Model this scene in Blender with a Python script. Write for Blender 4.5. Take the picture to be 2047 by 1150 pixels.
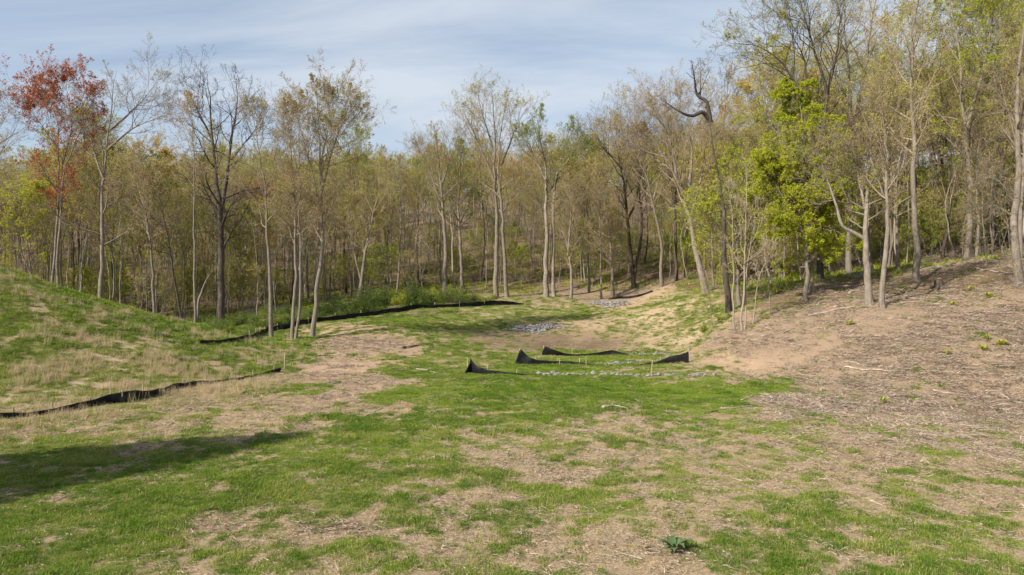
import bpy, math, random
import numpy as np
from mathutils import Vector

R = math.radians
for o in list(bpy.data.objects):
    bpy.data.objects.remove(o)
SC = bpy.context.scene
COL = SC.collection

# ------------------------------------------------------------------ camera, sky, sun, exposure
CAM_H = 4.5
FPX = 1365.0                      # focal length in pixels of the 2047 px wide photograph
CX, CY = 1023.5, 575.0
cam_d = bpy.data.cameras.new('camera')
cam_d.sensor_width = 36.0
cam_d.lens = 36.0 * FPX / 2047.0
cam_d.clip_start = 0.1
cam_d.clip_end = 3000.0
cam = bpy.data.objects.new('camera', cam_d)
COL.objects.link(cam)
cam.location = (0, 0, CAM_H)
cam.rotation_euler = (R(90), 0, 0)
SC.camera = cam

SUN_EL = R(36)
SUN_H = np.array([-0.80, -0.60])  # horizontal direction towards the sun (behind the camera, to the left)
SUN_H = SUN_H / np.linalg.norm(SUN_H)
sun_vec = Vector((SUN_H[0] * math.cos(SUN_EL), SUN_H[1] * math.cos(SUN_EL), math.sin(SUN_EL)))
sd = bpy.data.lights.new('sun', 'SUN')
sd.energy = 4.3
sd.angle = R(0.6)
sd.color = (1.0, 0.91, 0.78)
so = bpy.data.objects.new('sun', sd)
COL.objects.link(so)
so.rotation_euler = (-sun_vec).to_track_quat('-Z', 'Y').to_euler()
so.location = (-30, -30, 60)

W = bpy.data.worlds.new('World')
SC.world = W
W.use_nodes = True
nt = W.node_tree
nt.nodes.clear()
wo = nt.nodes.new('ShaderNodeOutputWorld')
bg = nt.nodes.new('ShaderNodeBackground')
bg.inputs['Strength'].default_value = 0.082
sky = nt.nodes.new('ShaderNodeTexSky')
sky.sky_type = 'NISHITA'
sky.sun_disc = False
sky.sun_elevation = SUN_EL
sky.sun_rotation = math.atan2(SUN_H[0], SUN_H[1])
sky.air_density = 1.0
sky.dust_density = 1.2
sky.ozone_density = 1.5
# thin high cloud, laid on a plane far overhead
tc = nt.nodes.new('ShaderNodeTexCoord')
sep = nt.nodes.new('ShaderNodeSeparateXYZ')
nt.links.new(tc.outputs['Generated'], sep.inputs[0])
addz = nt.nodes.new('ShaderNodeMath'); addz.operation = 'ADD'; addz.inputs[1].default_value = 0.22
mx = nt.nodes.new('ShaderNodeMath'); mx.operation = 'MAXIMUM'; mx.inputs[1].default_value = 0.0
nt.links.new(sep.outputs['Z'], mx.inputs[0]); nt.links.new(mx.outputs[0], addz.inputs[0])
dx = nt.nodes.new('ShaderNodeMath'); dx.operation = 'DIVIDE'
dy = nt.nodes.new('ShaderNodeMath'); dy.operation = 'DIVIDE'
nt.links.new(sep.outputs['X'], dx.inputs[0]); nt.links.new(addz.outputs[0], dx.inputs[1])
nt.links.new(sep.outputs['Y'], dy.inputs[0]); nt.links.new(addz.outputs[0], dy.inputs[1])
cmb = nt.nodes.new('ShaderNodeCombineXYZ')
nt.links.new(dx.outputs[0], cmb.inputs[0]); nt.links.new(dy.outputs[0], cmb.inputs[1])
mp = nt.nodes.new('ShaderNodeMapping')
mp.inputs['Rotation'].default_value = (0, 0, R(24))
mp.inputs['Scale'].default_value = (0.55, 1.5, 1)
nt.links.new(cmb.outputs[0], mp.inputs[0])
cn = nt.nodes.new('ShaderNodeTexNoise')
cn.inputs['Scale'].default_value = 1.3
cn.inputs['Detail'].default_value = 7
cn.inputs['Roughness'].default_value = 0.55
cn.inputs['Distortion'].default_value = 0.5
nt.links.new(mp.outputs[0], cn.inputs['Vector'])
cr = nt.nodes.new('ShaderNodeMapRange')
cr.inputs['From Min'].default_value = 0.40
cr.inputs['From Max'].default_value = 0.66
cr.inputs['To Min'].default_value = 0.30
cr.inputs['To Max'].default_value = 0.95
nt.links.new(cn.outputs['Fac'], cr.inputs['Value'])
mixc = nt.nodes.new('ShaderNodeMix'); mixc.data_type = 'RGBA'
mixc.inputs['B'].default_value = (4.5, 4.95, 5.5, 1)
nt.links.new(cr.outputs['Result'], mixc.inputs['Factor'])
nt.links.new(sky.outputs[0], mixc.inputs['A'])
nt.links.new(mixc.outputs['Result'], bg.inputs['Color'])
nt.links.new(bg.outputs[0], wo.inputs[0])

SC.view_settings.view_transform = 'Standard'
SC.view_settings.look = 'None'
SC.view_settings.exposure = 0.92
SC.view_settings.gamma = 1.0
SC.view_settings.use_curve_mapping = False

RNG = np.random.default_rng(7)
random.seed(7)

# ------------------------------------------------------------------ helpers
def tag(o, label=None, cat=None, group=None, kind=None):
    if label: o['label'] = label
    if cat: o['category'] = cat
    if group: o['group'] = group
    if kind: o['kind'] = kind
    return o

def empty(name, loc=(0, 0, 0), rz=0.0):
    o = bpy.data.objects.new(name, None)
    o.empty_display_size = 0.2
    o.location = loc
    o.rotation_euler = (0, 0, rz)
    COL.objects.link(o)
    return o

def make_mesh(name, V, quads=None, tris=None, smooth=True):
    V = np.ascontiguousarray(V, dtype=np.float32)
    me = bpy.data.meshes.new(name)
    nq = 0 if quads is None else len(quads)
    nt_ = 0 if tris is None else len(tris)
    parts, tot = [], []
    if nq: parts.append(np.asarray(quads, dtype=np.int32).ravel()); tot.append(np.full(nq, 4, np.int32))
    if nt_: parts.append(np.asarray(tris, dtype=np.int32).ravel()); tot.append(np.full(nt_, 3, np.int32))
    loops = np.concatenate(parts); tot = np.concatenate(tot)
    start = np.concatenate([[0], np.cumsum(tot)[:-1]]).astype(np.int32)
    me.vertices.add(len(V)); me.vertices.foreach_set('co', V.ravel())
    me.loops.add(len(loops)); me.loops.foreach_set('vertex_index', loops)
    me.polygons.add(len(tot)); me.polygons.foreach_set('loop_start', start)
    me.polygons.foreach_set('use_smooth', np.full(len(tot), smooth))
    me.update(calc_edges=True)
    return me

class Acc:
    def __init__(s): s.V = []; s.Q = []; s.T = []; s.n = 0
    def add(s, V, Q=None, T=None):
        V = np.asarray(V, float).reshape(-1, 3)
        if Q is not None and len(Q): s.Q.append(np.asarray(Q) + s.n)
        if T is not None and len(T): s.T.append(np.asarray(T) + s.n)
        s.V.append(V); s.n += len(V)
    def mesh(s, name, smooth=True):
        return make_mesh(name, np.concatenate(s.V), np.concatenate(s.Q) if s.Q else None,
                         np.concatenate(s.T) if s.T else None, smooth)

def link(name, me, mat, parent=None):
    o = bpy.data.objects.new(name, me)
    if mat is not None and not me.materials: me.materials.append(mat)
    COL.objects.link(o)
    if parent is not None: o.parent = parent
    return o

def norm(v): return v / (np.linalg.norm(v, axis=-1, keepdims=True) + 1e-9)

def tubes(acc, P, Rad, sides, cap=False):
    P = np.asarray(P, float); Rad = np.asarray(Rad, float)
    M, K, _ = P.shape
    T = np.gradient(P, axis=1)
    T = norm(T)
    ta = norm(P[:, -1] - P[:, 0])
    ref = np.where(np.abs(ta[:, 2:3]) > 0.8, np.array([[1.0, 0.13, 0]]), np.array([[0.1, 0.05, 1.0]]))
    u = norm(np.cross(ref[:, None, :] + 0 * T, T)); v = np.cross(T, u)
    a = np.arange(sides) * 2 * np.pi / sides
    ring = P[:, :, None, :] + Rad[:, :, None, None] * (u[:, :, None, :] * np.cos(a)[None, None, :, None] + v[:, :, None, :] * np.sin(a)[None, None, :, None])
    idx = np.arange(M * K * sides).reshape(M, K, sides)
    nx = np.roll(idx, -1, axis=2)
    Q = np.stack([idx[:, :-1], nx[:, :-1], nx[:, 1:], idx[:, 1:]], -1).reshape(-1, 4)
    acc.add(ring.reshape(-1, 3), Q)
    if cap:
        base = acc.n - M * K * sides
        tr = []
        for m in range(M):
            for k, flip in ((0, True), (K - 1, False)):
                r = base + idx[m, k]
                for j in range(1, sides - 1):
                    tr.append((r[0], r[j + 1], r[j]) if flip else (r[0], r[j], r[j + 1]))
        acc.T.append(np.array(tr))

def spikes(acc, B, D, rad):
    M = len(B)
    d = norm(D)
    ref = np.where(np.abs(d[:, 2:3]) > 0.8, np.array([[1.0, 0, 0]]), np.array([[0, 0, 1.0]]))
    u = norm(np.cross(ref + 0 * d, d)); v = np.cross(d, u)
    a = np.arange(3) * 2 * np.pi / 3
    ring = B[:, None, :] + rad[:, None, None] * (u[:, None, :] * np.cos(a)[None, :, None] + v[:, None, :] * np.sin(a)[None, :, None])
    V = np.concatenate([ring, (B + D)[:, None, :]], 1)
    i = np.arange(M)[:, None] * 4
    T = np.concatenate([np.concatenate([i, i + 1, i + 3], 1), np.concatenate([i + 1, i + 2, i + 3], 1), np.concatenate([i + 2, i, i + 3], 1)])
    acc.add(V.reshape(-1, 3), None, T)

def leafquads(acc, C, size, rng, flat=0.0, aspect=0.6):
    M = len(C)
    u = norm(rng.normal(size=(M, 3)) * np.array([1, 1, 1 - flat]))
    w = norm(rng.normal(size=(M, 3)) * np.array([1, 1, 1 - flat]))
    v = norm(np.cross(u, np.cross(u, w)))
    s = (size * rng.uniform(0.55, 1.3, M))[:, None]
    V = np.stack([C - u * s * 0.5, C + v * s * 0.5 * aspect, C + u * s * 0.5, C - v * s * 0.5 * aspect], 1)
    acc.add(V.reshape(-1, 3), np.arange(M * 4).reshape(M, 4))

def leaftris(acc, C, size, rng, flat=0.0):
    M = len(C)
    u = norm(rng.normal(size=(M, 3)) * np.array([1, 1, 1 - flat]))
    v = norm(np.cross(u, rng.normal(size=(M, 3))))
    s = (size * rng.uniform(.55, 1.3, M))[:, None] * .62
    acc.add(np.stack([C - u * s, C + u * s * .6 + v * s * .62, C + u * s * .6 - v * s * .62], 1).reshape(-1, 3), None, np.arange(M * 3).reshape(M, 3))

def _h(ix, iy, s):
    n = (ix.astype(np.int64) * 374761393 + iy.astype(np.int64) * 668265263 + s * 974711) & 0xffffffff
    n = ((n ^ (n >> 13)) * 1274126177) & 0xffffffff
    return ((n ^ (n >> 16)) & 0xffff) / 65535.0
def vnoise(x, y, s=0):
    x = np.asarray(x, float); y = np.asarray(y, float)
    ix = np.floor(x); iy = np.floor(y); fx = x - ix; fy = y - iy
    fx = fx * fx * (3 - 2 * fx); fy = fy * fy * (3 - 2 * fy)
    a = _h(ix, iy, s); b = _h(ix + 1, iy, s); c = _h(ix, iy + 1, s); d = _h(ix + 1, iy + 1, s)
    return (a * (1 - fx) + b * fx) * (1 - fy) + (c * (1 - fx) + d * fx) * fy
def fbm(x, y, s=0, o=4):
    t = 0; a = 0.5; tot = 0
    for i in range(o):
        t = t + a * vnoise(x, y, s + i * 17); tot += a
        x = x * 2.03 + 11.3; y = y * 2.03 + 5.7; a *= 0.5
    return t / tot
def sstep(a, b, x):
    t = np.clip((x - a) / (b - a), 0, 1); return t * t * (3 - 2 * t)

# ------------------------------------------------------------------ terrain height
# surveyed points: photograph column, row and distance from the camera
CP = [(100, 1140, 10.9), (1000, 1140, 10.9), (1950, 1140, 10.9), (600, 950, 16.4), (1400, 950, 16.4), (2000, 950, 16.6),
      (100, 900, 19), (1000, 860, 21.5), (1500, 850, 22.5), (1900, 850, 23.5), (700, 800, 27), (1200, 800, 27.3), (1600, 800, 28), (2000, 790, 29),
      (0, 835, 23.6), (250, 800, 27.3), (560, 741, 37), (1000, 751, 35), (1400, 752, 35), (1200, 730, 40), (1040, 727, 41), (1378, 724, 41),
      (1100, 712, 46), (1250, 710, 46), (1080, 692, 53), (1180, 692, 53), (1010, 686, 53), (1250, 682, 54), (1150, 672, 57), (1060, 664, 59), (1250, 660, 58), (1100, 648, 61),
      (1100, 635, 66), (1100, 615, 72), (1220, 610, 74), (1200, 597, 80), (1300, 600, 75), (1350, 600, 68), (1380, 640, 56), (1400, 680, 47), (1310, 670, 53),
      (700, 652, 54), (800, 668, 51), (850, 690, 47), (650, 690, 47), (720, 700, 45), (600, 715, 42), (700, 735, 38), (850, 720, 41),
      (1047, 609, 73), (951, 614, 70), (839, 617, 67), (723, 633, 62), (645, 643, 59), (586, 654, 56), (504, 677, 53), (430, 688, 51),
      (1500, 742, 36), (1640, 742, 34.5), (1540, 702, 37.5), (1450, 700, 39), (1620, 705, 36.5), (1700, 710, 34), (1850, 720, 32), (2000, 700, 31),
      (1800, 650, 36.5), (2040, 620, 35), (1950, 590, 39.5), (1900, 560, 44),
      (540, 690, 48), (583, 683, 49), (625, 670, 52), (440, 660, 57), (990, 594, 80), (1093, 593, 80), (1140, 597, 77), (1267, 572, 85), (1322, 573, 80),
      (1415, 584, 62), (1460, 622, 50), (1480, 662, 43.5), (1610, 600, 48), (1740, 607, 40), (1762, 615, 39), (1833, 563, 46), (1793, 545, 51), (1940, 520, 54), (2035, 567, 38),
      (1700, 545, 60), (885, 585, 84), (720, 600, 76), (200, 675, 62), (50, 665, 62), (-200, 640, 62), (300, 690, 58),
      (1240, 597, 80), (1303, 584, 81), (2047, 505, 49), (1950, 488, 62), (1850, 482, 72), (1720, 520, 72), (2100, 470, 60)]
FAR = [(-120, 120, 3), (-60, 120, 4), (0, 125, 7), (50, 125, 12), (-150, 200, 20), (-50, 210, 22), (30, 210, 26), (110, 210, 32), (150, 120, 30),
       (100, 90, 22), (70, 70, 12.5), (60, 50, 9), (60, 30, 4), (45, 90, 8), (20, 95, 3.3), (60, 10, -2), (-60, 10, -4.5), (0, -20, -4.5), (60, -20, -4), (-60, -20, -4.5),
       (-60, 60, -3.2), (-100, 70, -2), (-30, 90, -1.5), (-60, 90, -0.5), (-45, 40, -4.4), (-60, 25, -4.5), (30, 30, -2.7), (38, 24, -2.5)]
pts = []
for px, py, d in CP:
    pts.append(((px - CX) / FPX * d, d, -(py - CY) / FPX * d))
pts += [(a, b, c) for a, b, c in FAR]
PT = np.array(pts, float)
def _U(r2):
    return np.where(r2 > 1e-9, r2 * np.log(np.maximum(r2, 1e-9)), 0.0)
_S = 50.0
_X = PT[:, :2] / _S
_n = len(PT)
_K = _U(((_X[:, None] - _X[None]) ** 2).sum(-1)) + np.eye(_n) * 0.0012
_P = np.concatenate([np.ones((_n, 1)), _X], 1)
_A = np.zeros((_n + 3, _n + 3)); _A[:_n, :_n] = _K; _A[:_n, _n:] = _P; _A[_n:, :_n] = _P.T
_w = np.linalg.solve(_A, np.concatenate([PT[:, 2], np.zeros(3)]))
def base_h(x, y):
    x = np.asarray(x, float); y = np.asarray(y, float)
    sh = np.broadcast(x, y).shape
    X = np.stack([np.broadcast_to(x, sh).ravel(), np.broadcast_to(y, sh).ravel()], 1) / _S
    out = np.empty(len(X))
    for i in range(0, len(X), 20000):
        q = X[i:i + 20000]
        r2 = ((q[:, None] - _X[None]) ** 2).sum(-1)
        out[i:i + 20000] = _U(r2) @ _w[:_n] + _w[_n] + q @ _w[_n + 1:]
    return out.reshape(sh) + CAM_H
MC = (-33.0, 40.0)
def mound_t(x, y):
    ang = np.arctan2(y - MC[1], x - MC[0])
    return 21.3 + 0.5 * np.sin(3 * ang + 1) - np.hypot(x - MC[0], y - MC[1])
def height0(x, y):
    t = np.maximum(mound_t(x, y), 0)
    return base_h(x, y) + 0.084 * t ** 1.45
def pix(px, py):
    """the spot on the ground that the photograph shows at column px, row py"""
    ys = np.geomspace(8, 260, 900)
    xs = (px - CX) / FPX * ys
    zr = CAM_H - (py - CY) / FPX * ys
    below = height0(xs, ys) > zr
    i = int(np.argmax(below)) if below.any() else 899
    return float(xs[i]), float(ys[i])

# ------------------------------------------------------------------ what covers the ground
# column, row : grass, straw, woody litter, bare sand, wet mud
COV = [(60, 1100, .75, .3, .1, 0, 0), (200, 1000, .82, .2, 0, 0, 0), (100, 900, .75, .4, 0, 0, 0), (60, 862, .35, .9, 0, 0, 0), (300, 860, .35, .85, 0, 0, 0),
       (550, 825, .35, .8, 0, 0, 0), (450, 790, .35, .8, 0, 0, 0), (450, 950, .78, .2, 0, 0, 0), (600, 900, .75, .25, 0, 0, 0), (700, 980, .6, .35, .1, 0, 0), (600, 1080, .48, .5, .25, 0, 0),
       (850, 1060, .4, .55, .25, 0, 0), (450, 1100, .5, .45, .2, 0, 0), (300, 1060, .7, .3, .1, 0, 0), (900, 900, .62, .35, 0, 0, 0), (800, 870, .8, .2, 0, 0, 0), (1000, 960, .4, .6, .05, .05, 0), (1120, 940, .25, .75, .1, .15, 0),
       (1000, 775, .95, .05, 0, 0, 0), (1200, 778, 1., .02, 0, 0, 0), (1350, 785, .97, .02, 0, 0, 0), (1100, 800, .85, .12, 0, 0, 0), (1500, 775, .95, .05, .1, 0, 0), (1450, 790, .85, .1, .15, 0, 0), (1300, 830, .7, .3, 0, 0, 0), (1250, 862, .35, .6, .1, .1, 0), (1150, 872, .4, .6, 0, .1, 0), (1130, 1000, .65, .35, 0, 0, 0),
       (1250, 1080, .4, .5, .3, 0, 0), (1500, 1020, .6, .4, .05, 0, 0), (1400, 950, .45, .55, .1, 0, 0), (1600, 1080, .6, .4, .05, 0, 0), (1800, 1090, .55, .4, .1, 0, 0), (1700, 1000, .5, .5, .2, 0, 0),
       (1950, 1050, .5, .45, .1, 0, 0), (1900, 960, .5, .4, .3, 0, 0), (1650, 860, .42, .3, .5, 0, 0), (1500, 900, .45, .5, .25, 0, 0), (1800, 880, .35, .3, .6, .1, 0), (1980, 900, .2, .3, .5, .4, 0), (1950, 980, .35, .3, .3, .3, 0), (1720, 900, .3, .3, .3, .4, 0),
       (1600, 800, .12, .1, .9, .1, 0), (1750, 770, .1, .1, .9, .1, 0), (1950, 780, .15, .15, .9, .1, 0), (1850, 700, .05, .1, .9, .2, 0), (2000, 650, .1, .1, .8, .3, 0), (1700, 650, .1, .1, .85, .2, 0), (1600, 670, .05, .05, .8, .25, 0),
       (1550, 715, .03, 0, .35, .6, 0), (1500, 735, .1, 0, .2, .65, 0), (1640, 725, 0, 0, .5, .5, 0), (1430, 695, .05, .2, .45, .4, 0), (1500, 690, .05, .05, .75, .2, 0), (1560, 690, .05, .05, .75, .25, 0), (1450, 675, .1, .1, .7, .1, 0), (1450, 720, .2, .1, .1, .8, 0), (1540, 770, .75, .1, .2, 0, 0), (1420, 755, .75, .3, 0, 0, 0),
       (1900, 590, .2, .1, .85, 0, 0), (1700, 605, .15, .1, .8, .05, 0), (1560, 640, .15, .1, .8, .1, 0), (1950, 520, .12, 0, .9, 0, 0), (1850, 480, .5, 0, .6, 0, 0), (1600, 580, .15, 0, .9, 0, 0), (2040, 600, .1, 0, .9, .1, 0),
       (1200, 720, .82, .2, 0, 0, 0), (1100, 738, .92, .1, 0, 0, 0), (1350, 742, .6, .4, 0, 0, 0), (1400, 715, .6, .3, 0, .1, 0), (1300, 704, .7, .3, 0, 0, 0), (1000, 762, .92, .1, 0, 0, 0), (1150, 704, .75, .2, 0, 0, 0),
       (1080, 690, .2, .15, .2, .1, .75), (1180, 692, .2, .15, .1, .1, .8), (1235, 686, .1, .2, 0, .2, .6), (1000, 683, .3, .15, .1, .1, .5), (1050, 681, .25, 0, .1, .1, .6), (1120, 680, .3, .1, 0, .1, .65), (1290, 684, .3, .7, 0, .2, 0), (1335, 655, .52, .8, 0, 0, 0), (1330, 685, .45, .8, 0, .05, 0), (1250, 652, .42, .7, 0, .2, 0), (1300, 640, .5, .8, 0, 0, 0), (1360, 670, .5, .8, 0, 0, 0),
       (1180, 652, .3, .4, 0, .6, 0), (1150, 669, .4, .1, 0, .1, .3), (1230, 668, .5, .2, 0, .2, .2), (1380, 650, .58, .5, 0, 0, 0), (1400, 620, .68, .4, 0, 0, 0), (1350, 600, .7, .3, 0, 0, 0), (1300, 602, .45, .4, 0, .4, 0), (1270, 610, .15, .2, 0, .9, 0),
       (1150, 625, .8, .2, 0, 0, 0), (1000, 630, .75, .25, 0, 0, 0), (900, 640, .8, .2, 0, 0, 0), (1000, 647, .7, .3, 0, 0, 0), (800, 648, .75, .2, 0, .2, 0), (700, 656, .45, .4, 0, .4, 0), (860, 668, .65, .4, 0, 0, 0), (1250, 635, .65, .4, 0, .1, 0),
       (600, 700, .05, .1, .3, .8, 0), (700, 688, .05, .1, .55, .6, 0), (800, 690, .1, .1, .5, .55, 0), (520, 715, .1, .2, .3, .7, 0), (700, 740, 0, .05, .1, .95, 0), (680, 790, .05, .1, .1, .95, 0), (620, 812, .1, .2, .1, .75, 0), (730, 770, .1, .1, .1, .9, 0), (620, 745, .02, .1, .1, .9, 0),
       (540, 765, .4, .5, 0, .3, 0), (600, 777, .6, .2, 0, .1, 0), (820, 740, .8, .2, 0, 0, 0), (790, 790, .85, .1, 0, 0, 0), (900, 700, .75, .25, 0, 0, 0), (860, 722, .5, .3, .1, .3, 0), (930, 742, .6, .3, .1, .3, 0), (720, 840, .8, .2, 0, 0, 0), (740, 822, .4, .3, .3, .3, 0),
       (600, 665, .6, .35, 0, 0, 0), (750, 637, .75, .2, 0, 0, 0), (500, 690, .5, .3, .1, .1, 0),
       (100, 620, .7, .4, 0, 0, 0), (50, 700, .8, .3, 0, 0, 0), (200, 650, .55, .6, 0, 0, 0), (300, 720, .45, .8, 0, 0, 0), (150, 750, .4, .8, 0, 0, 0), (30, 770, .5, .6, 0, 0, 0), (350, 665, .8, .3, 0, 0, 0), (150, 590, .95, .1, 0, 0, 0), (300, 645, .95, .1, 0, 0, 0), (450, 705, .8, .2, 0, 0, 0), (430, 755, .3, .85, 0, 0, 0), (40, 560, .7, .5, 0, 0, 0), (180, 810, .45, .7, 0, 0, 0),
       (700, 600, .35, 0, .7, 0, 0), (440, 660, .45, 0, .7, 0, 0), (1000, 596, .45, .1, .6, 0, 0), (1100, 596, .4, .1, .6, 0, 0), (1200, 590, .1, .05, .9, .1, 0), (1300, 570, .15, 0, .9, 0, 0), (1450, 605, .45, .2, .6, 0, 0), (1470, 650, .3, .2, .6, .1, 0), (1400, 575, .4, .1, .6, 0, 0), (1440, 640, .6, .3, .2, 0, 0)]
cw = []; cv = []
for c in COV:
    x, y = pix(c[0], c[1]); cw.append((x / y * 40, 26 * math.log(y))); cv.append(c[2:])
for x, y in [(-60, 90), (0, 110), (-100, 100), (60, 120), (40, 80), (60, 60), (-40, 75), (0, 180), (100, 180), (-100, 180)]:
    cw.append((x / y * 40, 26 * math.log(y))); cv.append((.2, 0, .9, 0, 0))
CW = np.array(cw); CV = np.array(cv)
def cover(x, y):
    x = np.asarray(x, float).ravel(); y = np.maximum(np.asarray(y, float).ravel(), 3.0)
    wx = x + (fbm(x * 0.7, y * 0.7, 3, 3) - .5) * 1.6
    wy = y + (fbm(x * 0.7, y * 0.7, 9, 3) - .5) * 2.4
    wy = np.maximum(wy, 2.5)
    u = np.stack([wx / wy * 40, 26 * np.log(wy)], 1)
    out = np.empty((len(x), 5))
    for i in range(0, len(x), 20000):
        d2 = ((u[i:i + 20000, None] - CW[None]) ** 2).sum(-1)
        w = 1 / (d2 + 0.35) ** 1.8
        out[i:i + 20000] = (w @ CV) / w.sum(1, keepdims=True)
    g, s, l, sa, we = out.T
    on_m = sstep(-1.5, 1.5, mound_t(x, y)); g = np.maximum(g, on_m * (.62 + .25 * (g - .5))); sa = sa * (1 - on_m)
    n = fbm(x * 0.75, y * 0.75, 31, 4) * 0.24 + fbm(x * 1.7, y * 1.5, 77, 3) * 0.40 + fbm(x * 4.2, y * 3.8, 78, 3) * .36
    gm = sstep(-0.26, 0.26, (n - 0.5) * 2.7 + (g - 0.53) * 1.15)
    return gm, s, l, sa, we
def height(x, y):
    x = np.asarray(x, float); y = np.asarray(y, float)
    z = height0(x, y)
    gm, s, l, sa, we = [q.reshape(z.shape) for q in cover(np.broadcast_to(x, z.shape), np.broadcast_to(y, z.shape))]
    z = z + (fbm(x * .35, y * .35, 5, 3) - .5) * 0.22 + (fbm(x * 1.3, y * 1.3, 15, 3) - .5) * (0.05 + 0.22 * l * (y < 60)) + (fbm(x * 3.3, y * 3.3, 25, 2) - .5) * (0.03 + (0.10 * l + .14 * sa) * (y < 60)) + (fbm(x * 9., y * 9., 26, 2) - .5) * .05 * (l + sa) * (y < 50)
    z = z - 0.02 * (1 - gm)
    return z

def axis(segs):
    out = [segs[0][0]]
    for a, b, st in segs:
        n = max(1, int(round((b - a) / st)))
        out += list(np.linspace(a, b, n + 1)[1:])
    return np.array(out)
gx = axis([(-400, -120, 28), (-120, -45, 3), (-45, -26, .6), (-26, 34, .19), (34, 60, .7), (60, 140, 4), (140, 420, 28)])
gy = axis([(-60, 4, 8), (4, 9, .5), (9, 50, .19), (50, 82, .4), (82, 130, 2), (130, 260, 8), (260, 500, 40)])
GX, GY = np.meshgrid(gx, gy)
GZ = height(GX, GY)
_hx, _hy = gx, gy
def zat(x, y):
    """terrain height from the built mesh"""
    x = np.asarray(x, float); y = np.asarray(y, float)
    i = np.clip(np.searchsorted(_hx, x) - 1, 0, len(_hx) - 2); j = np.clip(np.searchsorted(_hy, y) - 1, 0, len(_hy) - 2)
    fx = (x - _hx[i]) / (_hx[i + 1] - _hx[i]); fy = (y - _hy[j]) / (_hy[j + 1] - _hy[j])
    return (GZ[j, i] * (1 - fx) + GZ[j, i + 1] * fx) * (1 - fy) + (GZ[j + 1, i] * (1 - fx) + GZ[j + 1, i + 1] * fx) * fy

# ------------------------------------------------------------------ materials
def newmat(name, rough=0.9):
    m = bpy.data.materials.new(name); m.use_nodes = True
    n = m.node_tree; b = n.nodes['Principled BSDF']
    b.inputs['Roughness'].default_value = rough
    b.inputs['Specular IOR Level'].default_value = 0.15
    return m, n, b
def nmix(n, fac, a, b, blend='MIX'):
    x = n.nodes.new('ShaderNodeMix'); x.data_type = 'RGBA'; x.blend_type = blend
    for key, val in (('Factor', fac), ('A', a), ('B', b)):
        if isinstance(val, (tuple, list)): x.inputs[key].default_value = (*val[:3], 1)
        elif isinstance(val, (int, float)): x.inputs[key].default_value = val
        else: n.links.new(val, x.inputs[key])
    return x.outputs['Result']
def nnoise(n, scale, detail=4, rough=.6, vec=None, dist=0):
    x = n.nodes.new('ShaderNodeTexNoise')
    x.inputs['Scale'].default_value = scale; x.inputs['Detail'].default_value = detail
    x.inputs['Roughness'].default_value = rough; x.inputs['Distortion'].default_value = dist
    if vec is not None: n.links.new(vec, x.inputs['Vector'])
    return x.outputs['Fac']
def nrange(n, v, a, b, c=0., d=1.):
    x = n.nodes.new('ShaderNodeMapRange')
    x.inputs['From Min'].default_value = a; x.inputs['From Max'].default_value = b
    x.inputs['To Min'].default_value = c; x.inputs['To Max'].default_value = d
    n.links.new(v, x.inputs['Value']); return x.outputs['Result']
def nmath(n, op, a, b):
    x = n.nodes.new('ShaderNodeMath'); x.operation = op
    for i, v in enumerate((a, b)):
        if isinstance(v, (int, float)): x.inputs[i].default_value = v
        else: n.links.new(v, x.inputs[i])
    return x.outputs[0]
def nobj(n, scale=(1, 1, 1), coord='Object'):
    t = n.nodes.new('ShaderNodeTexCoord'); m = n.nodes.new('ShaderNodeMapping')
    m.inputs['Scale'].default_value = scale
    n.links.new(t.outputs[coord], m.inputs[0]); return m.outputs[0]
def nbump(n, b, h, strength=.5, dist=.03):
    x = n.nodes.new('ShaderNodeBump'); x.inputs['Strength'].default_value = strength; x.inputs['Distance'].default_value = dist
    n.links.new(h, x.inputs['Height']); n.links.new(x.outputs[0], b.inputs['Normal'])

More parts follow.
